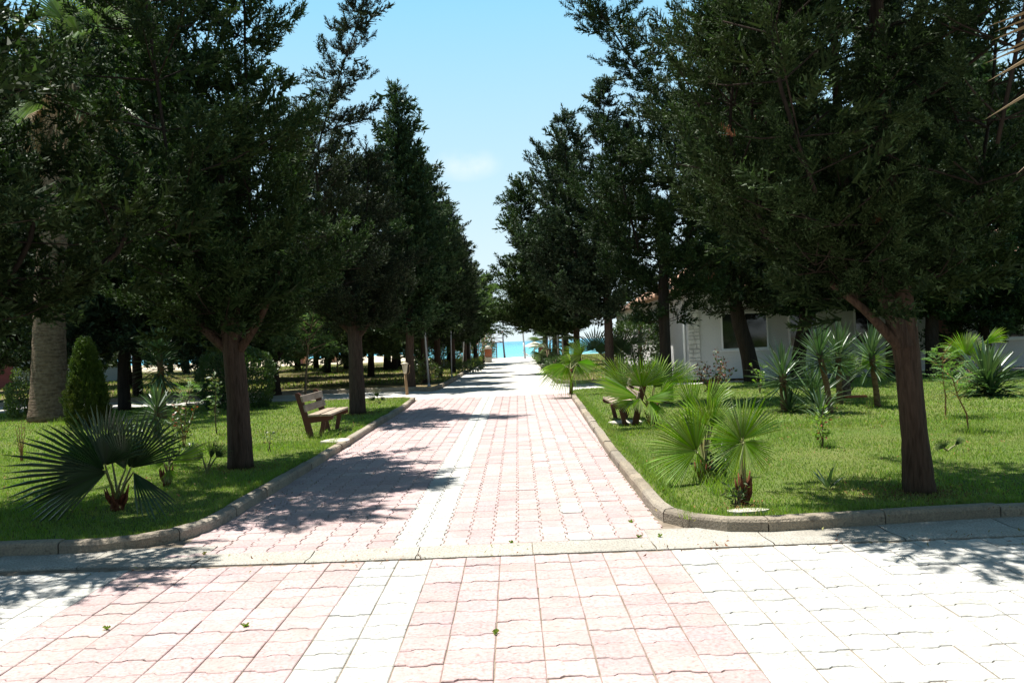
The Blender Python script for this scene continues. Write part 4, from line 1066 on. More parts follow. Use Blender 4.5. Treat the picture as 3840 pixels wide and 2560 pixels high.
for cx, cy, tx, ty, f_, sp in ((790, 1720, 805, 1630, (.6, -.7, .1), 50), (810, 1715, 860, 1655, (.3, -.9, .2), 90), (760, 1715, 720, 1700, (-.2, -.7, .6), 130)):
    c = P(cx, cy, g.y) - rr_.location; tp = P(tx, ty, g.y) - rr_.location
    frond(rr_, (0, 0, 0), c, tp - c, f_, (tp - c).length, rgp, 'palm_dark', span=sp, nseg=18)
# left foreground: big dark fan palm
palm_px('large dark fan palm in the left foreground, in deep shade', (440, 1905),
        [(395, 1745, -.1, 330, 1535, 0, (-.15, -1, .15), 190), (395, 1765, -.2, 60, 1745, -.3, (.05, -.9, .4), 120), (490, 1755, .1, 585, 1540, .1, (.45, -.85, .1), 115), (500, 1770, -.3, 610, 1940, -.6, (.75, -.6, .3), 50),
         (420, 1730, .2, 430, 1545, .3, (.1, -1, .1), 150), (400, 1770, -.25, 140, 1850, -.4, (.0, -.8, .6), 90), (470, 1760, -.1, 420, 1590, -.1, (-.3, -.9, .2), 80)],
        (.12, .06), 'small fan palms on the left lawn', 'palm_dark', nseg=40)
palm_px('small fan palm with one sunlit leaf beside the large dark one on the left', (625, 1815),
        [(640, 1735, 0, 790, 1680, .1, (-.1, -.6, .8), 60), (615, 1735, 0, 560, 1715, 0, (-.2, -.8, .5), 140), (635, 1760, -.1, 645, 1810, -.2, (.2, -.9, .4), 110)], (.1, .04), 'small fan palms on the left lawn', nseg=22)
# far left small palms by the pale building
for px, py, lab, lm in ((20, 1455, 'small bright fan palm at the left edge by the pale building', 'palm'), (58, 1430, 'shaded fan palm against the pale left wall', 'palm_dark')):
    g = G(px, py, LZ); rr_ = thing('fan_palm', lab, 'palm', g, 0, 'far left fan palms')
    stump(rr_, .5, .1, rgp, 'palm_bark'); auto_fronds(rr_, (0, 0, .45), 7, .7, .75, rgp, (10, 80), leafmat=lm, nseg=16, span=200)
# tall fan palm on the left
g = G(190, 1575, LZ)
tp_ = thing('tall_fan_palm', 'tall fan palm on the left with a thick ringed trunk and sunlit grey fans above', 'palm', g, 0)
b = MB()
prof = []
for i in range(60):
    z = i * .155
    r = .42 * math.exp(-z * 1.1) * .35 + .40 - .012 * z
    prof.append((r + (.014 if i % 2 else 0), z))
b.lathe(prof, 18)
b.v = [(x + .011 * z * z, y, z) for x, y, z in b.v]
b.build('trunk', M['palm_bark'], tp_)
auto_fronds(tp_, (0.95, 0, 9.0), 20, 1.3, 1.2, rgp, (-45, 85), nseg=28, span=170, droop=.35, leafmat='palm_old')
auto_fronds(tp_, (0.95, 0, 8.7), 7, 1.0, 1.1, rgp, (-70, -30), nseg=20, span=100, droop=.5, leafmat='palm_dead')
b = MB()
for i in range(150):
    a = rgp.uniform(0, 6.28); z = rgp.uniform(6.5, 9.0)
    ox = .011 * z * z
    b.add([(ox + math.cos(a) * .42, math.sin(a) * .42, z), (ox + math.cos(a + .12) * .46, math.sin(a + .12) * .46, z), (ox + math.cos(a + .05) * .75, math.sin(a + .05) * .75, z - rgp.uniform(.6, 1.3))], [(0, 1, 2)])
b.build('dead_skirt', M['palm_dead'], tp_, kind='stuff')
# palm at the right edge: dry leaf tips come into the picture from above
rp_ = thing('tall_fan_palm', 'fan palm at the upper right edge, only its dry leaf tips in the photo', 'palm', (4.6, 4.75, -.03))
b = MB(); b.lathe([(.26 - .012 * i + (.01 if i % 2 else 0), i * .2) for i in range(20)], 14); b.build('trunk', M['palm_bark'], rp_)
for i, (tx, ty, ax) in enumerate(((3640, 110, 0), (3630, 215, 0), (3690, 380, 0), (3760, 470, 0))):
    tpz = P(tx, ty, 4.7 - i * .1) - rp_.location
    base = Vector((-.75 + .06 * i, -.1 * i, 3.55 - .13 * i))
    frond(rp_, (0, 0, 3.7), base, tpz - base, (.1, -.75, .5), (tpz - base).length, rgp, 'palm_dead', span=17, nseg=3, split=.3, droop=.25)
auto_fronds(rp_, (0, 0, 3.8), 8, .8, .8, rgp, (20, 80), az=[-1, -.5, 0, .5, 1, 1.5, -1.5, .2], nseg=20, span=180)

# ------------------------------------------------------------------ yuccas
def sword(b, base, d, ln, wd, rg, sag=.12, mi=0):
    d = Vector(d).normalized(); base = Vector(base)
    s = d.cross(Vector((0, 0, 1)))
    s = s.normalized() if s.length > .05 else Vector((1, 0, 0))
    up = s.cross(d)
    pts = []
    for f, wf in ((0, .55), (.35, 1), (.7, .75), (1, .04)):
        c = base + d * ln * f - Vector((0, 0, 1)) * sag * ln * f * f
        pts += [c - s * wd * wf / 2 + up * wd * .18 * wf, c, c + s * wd * wf / 2 + up * wd * .18 * wf]
    fs = []
    for i in range(3):
        fs += [(i * 3, i * 3 + 1, i * 3 + 4, i * 3 + 3), (i * 3 + 1, i * 3 + 2, i * 3 + 5, i * 3 + 4)]
    b.add(pts, fs, mi)
def rosette(root, top, n, ln, wd, rg, el=(-25, 88), stem=.1, leafmat='yucca', name='leaf_rosette', sag=.12):
    b = MB()
    for i in range(n):
        a = i * 2.39996
        e_ = R(el[1] + (el[0] - el[1]) * ((i + .5) / n) ** .9 + rg.uniform(-7, 7))
        d = Vector((math.cos(a) * math.cos(e_), math.sin(a) * math.cos(e_), math.sin(e_)))
        bs = Vector(top) + Vector((0, 0, -stem * i / n)) + d * .03
        sword(b, bs, d, ln * rg.uniform(.8, 1.1), wd, rg, sag * rg.uniform(.3, 1.6))
    b.build(name, M[leafmat], root)
def yucca(label, base_px, head_px, n, ln, wd, low=0, group='yuccas on the right lawn', el=(-25, 88), bend=.0, tr=.055, stem=.25):
    g = G(*base_px, LZ); rg = random.Random(base_px[0])
    root = thing('yucca', label, 'yucca', g - Vector((0, 0, .02)), 0, group)
    tp = P(*head_px, g.y) - root.location
    if tp.z > .3:
        b = MB()
        pts = [(0, 0, 0), (tp.x * .3 + bend, 0, tp.z * .4), (tp.x * .8 + bend * .5, 0, tp.z * .8), tp]
        stem_tube(b, pts, [tr * 1.2, tr, tr, tr * 1.1], 9, rg, .12, 5)
        b.build('trunk', M['yucca_trunk'], root)
    rosette(root, tp, n, ln, wd, rg, el, stem)
    if low: rosette(root, (.05, -.1, .05), low, ln * .85, wd, rg, (5, 85), .05, name='basal_rosette')
    return root
yucca('yucca with one pale spiky head on a short trunk, left of the group', (2945, 1540), (2935, 1400), 85, .76, .042, 32, tr=.075)
yucca('trunkless bushy dark yucca between the trunked ones', (3050, 1530), (3050, 1480), 70, .82, .045, 0, el=(0, 88))
yucca('tall yucca with a thin bent trunk, second head from the left', (3112, 1545), (3072, 1320), 110, .62, .04, 0, bend=.02)
yucca('tall yucca with the highest spiky head, in the middle of the group', (3150, 1510), (3143, 1320), 110, .75, .045, 0, tr=.06)
yucca('tall yucca whose head hides behind the near tree limb', (3292, 1523), (3268, 1325), 110, .65, .04, 0)
yucca('small low yucca in front of the tall thin-trunked one', (3080, 1560), (3075, 1530), 45, .5, .035, 0, el=(10, 88))
yucca('wide rosette yucca with thick curled leaves at the right', (3700, 1482), (3700, 1425), 120, 1.0, .075, 30, el=(-20, 85))
yucca('tall trunked yucca on the left lawn with a long column of leaves', (612, 1568), (597, 1310), 200, .72, .045, 0, 'yuccas on the left lawn', (-40, 88), tr=.08, stem=.75)
yucca('low sunlit yucca below the tall one on the left', (590, 1640), (588, 1525), 90, .56, .035, 30, 'yuccas on the left lawn', tr=.05)
g = G(3105, 1832, LZ); ag = thing('agave', 'small grey agave seedling in the shade before the big right trunk', 'agave', g)
rosette(ag, (0, 0, 0), 9, .27, .035, rgp, (25, 80), .01)

# ------------------------------------------------------------------ shrubs and small plants
def leaf_tris(pos, nrm_dir, ln, wd, rs):
    """lens-shaped leaves: 2 triangles each"""
    n = len(pos)
    d = nrm_dir / (np.linalg.norm(nrm_dir, axis=1, keepdims=True) + 1e-9)
    s = np.cross(d, rs.normal(size=(n, 3))); s /= (np.linalg.norm(s, axis=1, keepdims=True) + 1e-9)
    ln = ln * rs.uniform(.7, 1.2, (n, 1)); wd = wd * rs.uniform(.8, 1.2, (n, 1))
    a, c = pos, pos + d * ln
    m_ = pos + d * ln * .5
    nn = np.cross(d, s) * wd * .15
    l_, r_ = m_ - s * wd / 2 + nn, m_ + s * wd / 2 + nn
    return np.stack([a, l_, c, a, c, r_], 1).reshape(-1, 3)
def blob_bush(name, label, cat, loc, dims, n, ln, wd, leafmat, seed, group=None, prof=None, stems=True, extra=None):
    rs = np.random.default_rng(seed)
    root = thing(name, label, cat, loc, 0, group)
    u = rs.normal(size=(n, 3)); u /= np.linalg.norm(u, axis=1, keepdims=True)
    r = rs.uniform(.55, 1, (n, 1)) ** .5
    lump = 1 + .10 * np.sin(u[:, :1] * 5 + seed) * np.sin(u[:, 1:2] * 6) + .07 * np.sin(u[:, 2:3] * 9 + 2)
    q = u * r * lump * np.array(dims) / 2
    q[:, 2] += dims[2] / 2
    if prof is not None:
        z = rs.uniform(0, 1, n); a = rs.uniform(0, 6.283, n)
        rr = np.interp(z, [p_[0] for p_ in prof], [p_[1] for p_ in prof]) * rs.uniform(.6, 1, n) ** .35 * (1 + .07 * np.sin(a * 5 + z * 9))
        q = np.stack([np.cos(a) * rr * dims[0] / 2, np.sin(a) * rr * dims[1] / 2, z * dims[2]], 1)
        u = np.stack([np.cos(a), np.sin(a), np.full(n, 1.2)], 1)
    v = leaf_tris(q, u + rs.normal(size=(n, 3)) * .5 + np.array([0, 0, .3]), ln, wd, rs)
    mats = [M[leafmat]]; idx = None
    if extra:
        mats.append(M[extra[0]]); idx = np.repeat((rs.uniform(0, 1, n) < extra[1]) & (r[:, 0] > .8), 2).astype(int)
    link('foliage', tri_mesh('foliage', v, mats, idx), root)
    if stems:
        b = MB()
        for i in range(5):
            a = i * 1.26
            b.tube([(math.cos(a) * .04, math.sin(a) * .04, 0), (math.cos(a) * dims[0] * .12, math.sin(a) * dims[1] * .12, dims[2] * .4), (math.cos(a) * dims[0] * .25, math.sin(a) * dims[1] * .25, dims[2] * .75)], [.025, .018, .008], 5)
        b.build('stems', M['stem'], root)
    return root
g = G(330, 1602, LZ)
# clipped thuja cone
th = thing('thuja_cone', 'clipped cone-shaped thuja on the left lawn, browning toward its foot', 'shrub', g - Vector((0, 0, .02)))
rs = np.random.default_rng(77)
n = 2000
z = rs.uniform(0, 1, n) ** .9; a = rs.uniform(0, 6.283, n)
rr = np.interp(z, [0, .08, .3, .6, .85, .95, 1], [.33, .40, .38, .26, .14, .08, .01]) * rs.uniform(.80, 1.06, n) * (1 + .07 * np.sin(a * 3 + z * 11) + .05 * np.sin(a * 7 - z * 17))
H_ = 2.05
pos = np.stack([np.cos(a) * rr, np.sin(a) * rr, z * H_ * .93], 1)
drr = np.stack([np.cos(a) * .5, np.sin(a) * .5, np.full(n, 1.0)], 1) + rs.normal(size=(n, 3)) * .2
link('foliage', tri_mesh('foliage', place(SP_FAR, pos, drr, rs.uniform(.13, .22, n), rs)[0], M['thuja']), th)
b = MB(); b.tube([(0, 0, 0), (0, 0, 1.2)], [.06, .03], 7); b.build('stem', M['stem'], th)
# round clipped bush behind the first trunk, small ones at the left
g = G(890, 1532, LZ)
blob_bush('clipped_bush', 'large round clipped dark bush behind the first left trunk', 'bush', g, (2.2, 2.0, 1.75), 6500, .085, .05, 'hedge', 5, prof=[(0, .72), (.3, .95), (.6, .98), (.85, .75), (1, .2)])
g = G(112, 1566, LZ)
blob_bush('clipped_bush', 'small square clipped bush just left of the thick palm trunk', 'bush', g, (1.15, 1.0, .95), 2200, .085, .05, 'shrub', 6, prof=[(0, .8), (.2, 1), (.85, 1), (1, .8)])
g = G(105, 1455, LZ)
blob_bush('round_bush', 'round green bush far left before the pale building', 'bush', g, (1.7, 1.6, 1.3), 2000, .12, .07, 'shrub', 8)
g = G(385, 1425, LZ)
blob_bush('round_bush', 'small round bush far left behind the thuja', 'bush', g, (1.1, 1.1, .8), 1000, .12, .07, 'shrub', 9)
g = G(3870, 1500, LZ)
blob_bush('citrus_bush', 'bright yellow-green citrus bush at the right edge', 'bush', (g.x + .35, g.y - 2.2, LZ), (2.3, 2.0, 2.25), 5200, .13, .05, 'citrus', 10)
g = G(2385, 1400, LZ)
blob_bush('laurel_bush', 'glossy green bush against the white house side', 'bush', (5.1, 33.5, LZ), (2.2, 2.2, 2.4), 2600, .15, .08, 'hedge', 12)
# oleanders at the far left end
for i, (px, py, d_, lb_) in enumerate(((1640, 1362, (3.2, 2.5, 2.3), 'oleander shrub with pinkish blossoms behind the nearest left poles'), (1700, 1362, (3.2, 2.5, 2.5), 'oleander shrub with pinkish blossoms behind the upright thin pole'), (1768, 1356, (3.0, 2.5, 2.6), 'oleander shrub with peach blossoms behind the last left trunks'),
        (1812, 1352, (2.2, 2.2, 2.5), 'oleander shrub with peach blossoms next to the left brick pillar'), (1590, 1364, (3.4, 2.5, 2.1), 'leftmost oleander shrub, behind the leaning thin pole'))):
    g = G(px, py, LZ)
    blob_bush('oleander_shrub', lb_, 'shrub', g, d_, 1500, .22, .08, 'shrub', 20 + i, group='oleander shrubs near the beach', extra=('flower', .16))
for i, (px, py, lb_) in enumerate(((2050, 1365, 'low dark shrub at the foot of the right brick pillar'), (2080, 1390, 'low dark shrub beside the third right pole'), (2100, 1400, 'low dark shrub under the nearest right pole'))):
    g = G(px, py, LZ)
    blob_bush('low_shrub', lb_, 'shrub', g, (1.5, 1.5, .8), 700, .14, .07, 'hedge', 30 + i, group='low shrubs by the right poles')
g = G(1775, 1392, LZ)
blob_bush('low_shrub', 'low grey-green shrub by the end of the left kerb', 'shrub', g + Vector((-.2, 0, 0)), (1.6, 2.2, .55), 800, .12, .06, 'shrub', 35)
g = G(1655, 1418, LZ)
blob_bush('low_shrub', 'low leafy shrub at the foot of the left light poles', 'shrub', g + Vector((-.6, 0, 0)), (1.3, 1.5, .7), 800, .12, .06, 'shrub', 36)

def leafy_plant(name, label, loc, h, nst, spread, nl, ln, wd, leafmat, seed, stemmat='stem', cat='plant', group=None, lower=.25, extra=None, stemr=.008):
    rg = random.Random(seed); rs = np.random.default_rng(seed)
    root = thing(name, label, cat, loc, 0, group)
    b = MB(); pos, dr = [], []
    for s in range(nst):
        a = s * 2.4 + rg.uniform(-.4, .4)
        hh = h * (1 if s == 0 else rg.uniform(.5, .95)); sp = spread * (.25 if s == 0 else rg.uniform(.5, 1))
        pts = [Vector((math.cos(a) * sp * f ** 1.3 + rg.gauss(0, .01), math.sin(a) * sp * f ** 1.3 + rg.gauss(0, .01), hh * f)) for f in (0, .25, .5, .75, 1)]
        b.tube(pts, [stemr, stemr * .9, stemr * .7, stemr * .5, stemr * .3], 5, 0, False)
        for i in range(nl):
            f = lower + (1 - lower) * rg.random()
            k_ = min(3, int(f * 4)); q = pts[k_].lerp(pts[k_ + 1], f * 4 - k_)
            d = Vector((rg.gauss(0, 1), rg.gauss(0, 1), rg.gauss(.3, .6))).normalized()
            pos.append(q + d * rg.uniform(.01, .07)); dr.append(d)
    b.build('stems', M[stemmat], root)
    mats = [M[leafmat]]; idx = None
    if extra: mats.append(M[extra[0]]); idx = np.repeat(rs.uniform(0, 1, len(pos)) < extra[1], 2).astype(int)
    link('leaves', tri_mesh('leaves', leaf_tris(np.array(pos), np.array(dr), ln, wd, rs), mats, idx), root)
    return root
def at(px, py): return G(px, py, LZ) - Vector((0, 0, .02))
leafy_plant('rose_bush', 'rose bush with reddish young leaves on the left lawn beside the dark palm', at(690, 1672), .85, 5, .3, 40, .075, .045, 'shrub', 101, 'red_stem', extra=('red_leaf', .15))
leafy_plant('leafy_sapling', 'thin sapling with glossy pale leaves left of the first trunk', at(812, 1625), 1.15, 3, .12, 30, .10, .055, 'shrub', 102, lower=.45)
leafy_plant('rose_bush', 'low rose stems with dark leaves right behind the large dark palm', at(640, 1740), .5, 6, .35, 22, .06, .04, 'hedge', 103)
leafy_plant('rose_bush', 'bushy rose with red leaves in front of the stone house corner', at(2680, 1492), 1.25, 9, .5, 45, .085, .05, 'shrub', 104, 'red_stem', extra=('red_leaf', .42))
leafy_plant('leafy_plant', 'pale-leaved young plant standing alone on the sunny right lawn', at(3083, 1672), .52, 4, .13, 26, .07, .038, 'citrus', 105, lower=.3, extra=('red_leaf', .12))
leafy_plant('leafy_plant', 'small light-leaved plant between the red rose and the left yucca', at(2850, 1470), .75, 4, .35, 16, .09, .06, 'citrus', 106, lower=.4)
leafy_plant('leafy_plant', 'thin wilted plant in the sun right of the first left trunk', at(1012, 1690), .33, 2, .06, 12, .05, .03, 'shrub', 107, lower=.5)
leafy_plant('dry_stems', 'clump of dry brown stems at the left edge', at(82, 1725), .65, 6, .10, 4, .03, .015, 'red_leaf', 108, 'red_stem', stemr=.009)
leafy_plant('rose_bush', 'green rose plant beside the left light pole', at(1580, 1440), 1.1, 6, .5, 40, .12, .07, 'shrub', 109)
leafy_plant('leafy_plant', 'grey dusty plant growing at the foot of the nearest right palm', at(2768, 1893), .26, 5, .10, 14, .07, .02, 'shrub', 110)
leafy_plant('rose_bush', 'low green bush at the foot of the bright right palm', at(2690, 1800), .38, 8, .28, 30, .06, .035, 'hedge', 111)

def pinnate(b, base, d, ln, nl, rg, wd=.012, ll=.05):
    d = Vector(d).normalized(); base = Vector(base)
    s = d.cross(Vector((0, 0, 1))); s = s.normalized() if s.length > .1 else Vector((1, 0, 0))
    for i in range(nl):
        f = (i + .6) / nl
        c = base + d * ln * f - Vector((0, 0, 1)) * .25 * ln * f * f
        for sg in (-1, 1):
            q = (s * sg + d * .5 + Vector((0, 0, rg.uniform(-.2, .2)))).normalized()
            l_ = ll * (1 - .5 * abs(f - .4))
            b.add([c, c + q * l_ * .5 + d * wd, c + q * l_, c + q * l_ * .5 - d * wd], [(0, 1, 2, 3)])
def mimosa(label, loc, h, n, seed, spread=.5, ll=.055, name='mimosa_sapling', group='mimosa saplings', low=.45, ln=.3, stemr=.014, lean=0.0):
    rg = random.Random(seed)
    root = thing(name, label, 'sapling', loc, 0, group)
    b = MB(); lf = MB()
    top = Vector((lean, 0, h * .75))
    b.tube([(0, 0, 0), (lean * .2 + .02, 0, h * .25), (lean * .6 - .02, 0, h * .5), top], [stemr, stemr * .85, stemr * .65, stemr * .45], 6, 0, False)
    for i in range(n):
        f = low + (1 - low) * (i + .5) / n
        q = Vector((lean * f, 0, h * .75 * f))
        a = i * 2.4; e_ = R(rg.uniform(15, 60))
        d = Vector((math.cos(a) * math.cos(e_), math.sin(a) * math.cos(e_), math.sin(e_)))
        l_ = spread * rg.uniform(.6, 1.1) * (1.1 - .4 * f)
        e1 = q + d * l_
        b.tube([q, q + d * l_ * .5, e1], [stemr * .45, stemr * .35, .003], 4, 0, False)
        for j in range(7):
            g_ = .35 + .65 * j / 6
            a2 = rg.uniform(0, 6.28)
            dd = d * .4 + Vector((math.cos(a2), math.sin(a2), rg.uniform(-.1, .5)))
            pinnate(lf, q + d * l_ * g_, dd, ln * rg.uniform(.7, 1.1), 7, rg, ll * .22, ll)
    b.build('stems', M['red_stem'] if group else M['stem'], root)
    lf.build('leaves', M['mimosa'], root)
    return root
mimosa('feathery mimosa sapling right of the big near trunk, the left one of two', at(3545, 1562), 1.42, 11, 201, .42)
mimosa('feathery thin mimosa sapling with bare lower stem, the right one of two', at(3632, 1612), 1.05, 7, 202, .3, low=.55, lean=-.2)
mimosa('feathery acacia shoot beside the tall left yucca', at(690, 1600), 1.0, 7, 203, .5, low=.6, lean=.15, group=None)
yt = mimosa('slim young acacia with a curved pale trunk and spreading branches behind the left bench', G(1143, 1497, 0), 3.6, 16, 204, 1.5, .11, 'young_acacia', None, .5, .55, .05, .35)
mimosa('small acacia with feathery light crown far behind in the left grove', G(1265, 1400, LZ), 3.4, 12, 205, 1.6, .14, 'young_acacia', None, .45, .7, .06, .1)

# ------------------------------------------------------------------ benches, lamp, poles
def bench(label, loc, rz, length=1.32):
    root = thing('park_bench', label, 'bench', loc, rz, 'wooden park benches')
    # local: seat faces +x, length along y
    for sy in (0, length):
        b = MB()
        rot = Matrix.Rotation(R(-14), 3, 'Y')
        # leaning post: from the ground up to the rounded top
        prof = []
        for z, x in ((-.03, .10), (.40, .0), (.76, -.10)):
            prof.append((x, z))
        w2 = .055
        side = [(x - w2, z) for x, z in prof] + [(-.115 + .055 * math.cos(R(a)) , .76 + .055 * math.sin(R(a))) for a in (150, 110, 70, 30)] + [(x + w2, z) for x, z in prof[::-1]]
        n_ = len(side)
        vs = [(x, sy - .03, z) for x, z in side] + [(x, sy + .03, z) for x, z in side]
        b.add(vs, [tuple(range(n_)), tuple(range(2 * n_ - 1, n_ - 1, -1))] + [(i, n_ + i, n_ + (i + 1) % n_, (i + 1) % n_) for i in range(n_)])
        b.build('post', M['bench_red'], root)
        b = MB()
        arm = [(.0, .26), (.42, .30), (.49, .32), (.51, .36), (.50, .385), (0.0, .375)]
        n_ = len(arm)
        vs = [(x, sy - .032, z) for x, z in arm] + [(x, sy + .032, z) for x, z in arm]
        b.add(vs, [tuple(range(n_)), tuple(range(2 * n_ - 1, n_ - 1, -1))] + [(i, n_ + i, n_ + (i + 1) % n_, (i + 1) % n_) for i in range(n_)])
        b.build('seat_bracket', M['bench_red'], root)
        b = MB()
        b.box((.30, sy, .14), (.075, .055, .30), Matrix.Rotation(R(12), 3, 'Y')); b.build('front_leg', M['bench_red'], root)
    for x in (.17, .40):
        b = MB(); b.box((x, length / 2, .408), (.185, length + .24, .04), None, 0, .006); b.build('seat_slat', M['plank'], root)
    for z, x in ((.535, .02), (.705, -.022)):
        b = MB(); b.box((x + .005, length / 2, z), (.034, length + .22, .125), Matrix.Rotation(R(-14), 3, 'Y'), 0, .006); b.build('back_slat', M['plank'], root)
    return root
gb = G(1167, 1638, LZ)
B1 = bench('wooden bench on the left lawn facing the walk, grey planks on dark red sides', (gb.x - .1, gb.y + .02, LZ - .02), R(0))
g = G(2385, 1580, LZ)
B2 = dup(B1, (2.22, 15.9, LZ - .02), R(180), 1.0, 'wooden bench on the right lawn half hidden under the bright fan palm')

g = G(1540, 1490, .0)
bl = thing('bollard_lamp', 'low wooden bollard lamp with a conical shade at the left corner of the crossing path', 'lamp', (g.x - .12, g.y + .1, .08))
b = MB(); b.tube([(0, 0, 0), (-.02, 0, .40), (-.04, 0, .80)], [.05, .045, .04], 10); b.build('post', M['lampwood'], bl)
b = MB(); b.lathe([(.045, .68), (.065, .76), (.092, .95), (.095, .98), (.06, .985)], 14, (-.04, 0, 0)); b.build('lamp_shade', M['lampshade'], bl)
b = MB(); b.lathe([(.125, .985), (.13, 1.0), (.06, 1.035), (.02, 1.05)], 16, (-.04, 0, 0)); b.build('cap', M['lampshade'], bl)
b = MB(); b.tube([(.04, 0, .66), (.10, 0, .72), (.12, 0, .95)], .010, 6); b.build('bracket', M['lampwood'], bl)

def pole(label, loc, h, lean, group, r=.045):
    r *= .72
    root = thing('light_pole', label, 'pole', loc, 0, group)
    b = MB(); b.tube([(0, 0, 0), (lean * h * .5, 0, h * .5), (lean * h, 0, h)], [r, r * .95, r * .85], 10); b.build('shaft', M['metal'], root)
    b = MB(); b.lathe([(r * 2.4, 0), (r * 2.4, .02), (r * 1.3, .05), (r * 1.2, .12)], 10); b.build('base_plate', M['metal'], root)
    b = MB(); b.lathe([(r * .9, h - .01), (r * 1.3, h), (r * 1.3, h + .03), (r * .3, h + .06)], 10, (lean * h, 0, 0)); b.build('cap', M['metal'], root)
    return root
GL, GR = 'thin metal poles along the left row', 'thin metal poles along the right row'
for px, py, tx, ty, lab, r_ in ((1609, 1449, 1595, 1273, 'nearest thin pole of the left row, slightly leaning left', .05), (1694, 1415, 1690, 1226, 'upright thin metal pole of the left row, second from the street', .04), (1734, 1386, 1740, 1261, 'thin pole of the left row leaning to the right', .05),
                            (1766, 1368, 1762, 1274, 'distant thin pole near the left kerb end', .055), (1665, 1372, 1659, 1268, 'thin pole standing deeper in the left grove', .05), (1795, 1358, 1794, 1275, 'farthest thin left pole, beside the brick pillar', .055)):
    g = G(px, py, LZ); t_ = P(tx, ty, g.y)
    pole(lab, g, 3.6, (t_.x - g.x) / (t_.z - g.z), GL, r_)
for px, py, tx, ty, lab, r_ in ((2116, 1382, 2104, 1215, 'nearest thin metal pole of the right row, rising from the palm leaves', .055), (2096, 1375, 2089, 1241, 'second thin metal pole of the right row', .055), (2069, 1366, 2060, 1245, 'third thin metal pole of the right row', .055), (2055, 1362, 2054, 1300, 'short thin pole by the right brick pillar', .05)):
    g = G(px, py, LZ); t_ = P(tx, ty, g.y)
    pole(lab, g, 3.6 if ty < 1290 else 1.9, (t_.x - g.x) / (t_.z - g.z), GR, r_)
# street lamp at the end of the walk
g = G(1969, 1344, 0)
sl = thing('street_lamp', 'grey lamp post standing at the beach end of the walk', 'lamp', g)
b = MB(); b.tube([(0, 0, 0), (-.06, 0, 1.5)], [.11, .10], 10); b.build('base', M['metal'], sl)
b = MB(); b.tube([(-.06, 0, 1.5), (-.24, 0, 5.5)], [.075, .05], 10); b.build('shaft', M['metal'], sl)
b = MB(); b.box((-.5, 0, 5.55), (.7, .22, .12), None, 0, .03); b.build('lamp_head', M['metal'], sl)
# plain pole before the pale left building
g = G(71, 1452, LZ); pole('light grey pole before the pale left building', g, 2.9, -.01, None, .06)

# ------------------------------------------------------------------ gate pillars, lifeguard tower, beach things
def pillar(label, loc):
    root = thing('gate_pillar', label, 'pillar', loc, 0, 'brick gate pillars at the beach end')
    b = MB(); b.box((0, 0, .22), (.56, .56, .46), None, 0, .02); b.build('base', M['slate'], root)
    b = MB()
    rows = 8
    for r_ in range(rows):
        z = .47 + r_ * .083
        for sx in (-1, 1):
            for q in range(2):
                off = .13 if r_ % 2 else 0
                b.box((sx * .125 + (off - .065), -.17 + q * .34, z), (.243, .10, .072))
                b.box((-.17 * 1.35 + q * .34 * 1.35, sx * .06, z), (.10, .115, .072))
    b.box((0, 0, .80), (.50, .40, .70))
    b.build('shaft', M['brick'], root)
    b = MB(); b.box((0, 0, 1.14), (.60, .60, .08), None, 0, .015); b.lathe([(.24, 1.18), (.23, 1.27), (.15, 1.37), (.03, 1.41)], 12); b.build('cap', M['slate'], root)
pillar('left brick gate pillar with a domed cap at the end of the walk', G(1832, 1359, 0))
pillar('right brick gate pillar half hidden by palm leaves', G(2034, 1354, 0))

g = G(1843, 1344, 0)
lt = thing('lifeguard_tower', 'red-brown lifeguard tower with a ladder at the beach end of the walk', 'tower', (g.x + .26, g.y + .4, 0))
DZ = 1.62
for x_ in (-1.05, .95):
    for y_ in (0.0, 1.7):
        b = MB(); b.tube([(x_ + (.12 if x_ > 0 else -.12), y_, -.3), (x_, y_, 2.75)], .075, 6); b.build('leg', M['tower'], lt)
b = MB(); b.box((-.05, .85, DZ), (2.2, 1.9, .10)); b.build('deck', M['tower'], lt)
for z in (DZ + .45, DZ + .9):
    b = MB(); b.box((-.05, 0, z), (2.0, .05, .06)); b.build('rail', M['tower'], lt)
    b = MB(); b.box((.98, .85, z), (.05, 1.7, .06)); b.build('rail', M['tower'], lt)
for s in (-1, 1):
    b = MB(); b.tube([(-.05 - s * .95, .02, DZ), (-.05 + s * .95, .02, DZ + .9)], .025, 5); b.build('cross_brace', M['tower'], lt)
for s in (-.27, .27):
    b = MB(); b.tube([(s + .02, -.35, -.05), (s + .02, -.08, DZ)], .065, 6); b.build('ladder_rail', M['steel'], lt)
for i in range(9):
    f = (i + .5) / 9
    b = MB(); b.box((.02, -.35 + .27 * f, DZ * f), (.56, .08, .075)); b.build('rung', M['steel'], lt)
b = MB(); b.tube([(1.15, -.2, -.05), (.95, -.05, DZ + 1.0)], .055, 6); b.build('brace', M['steel'], lt)

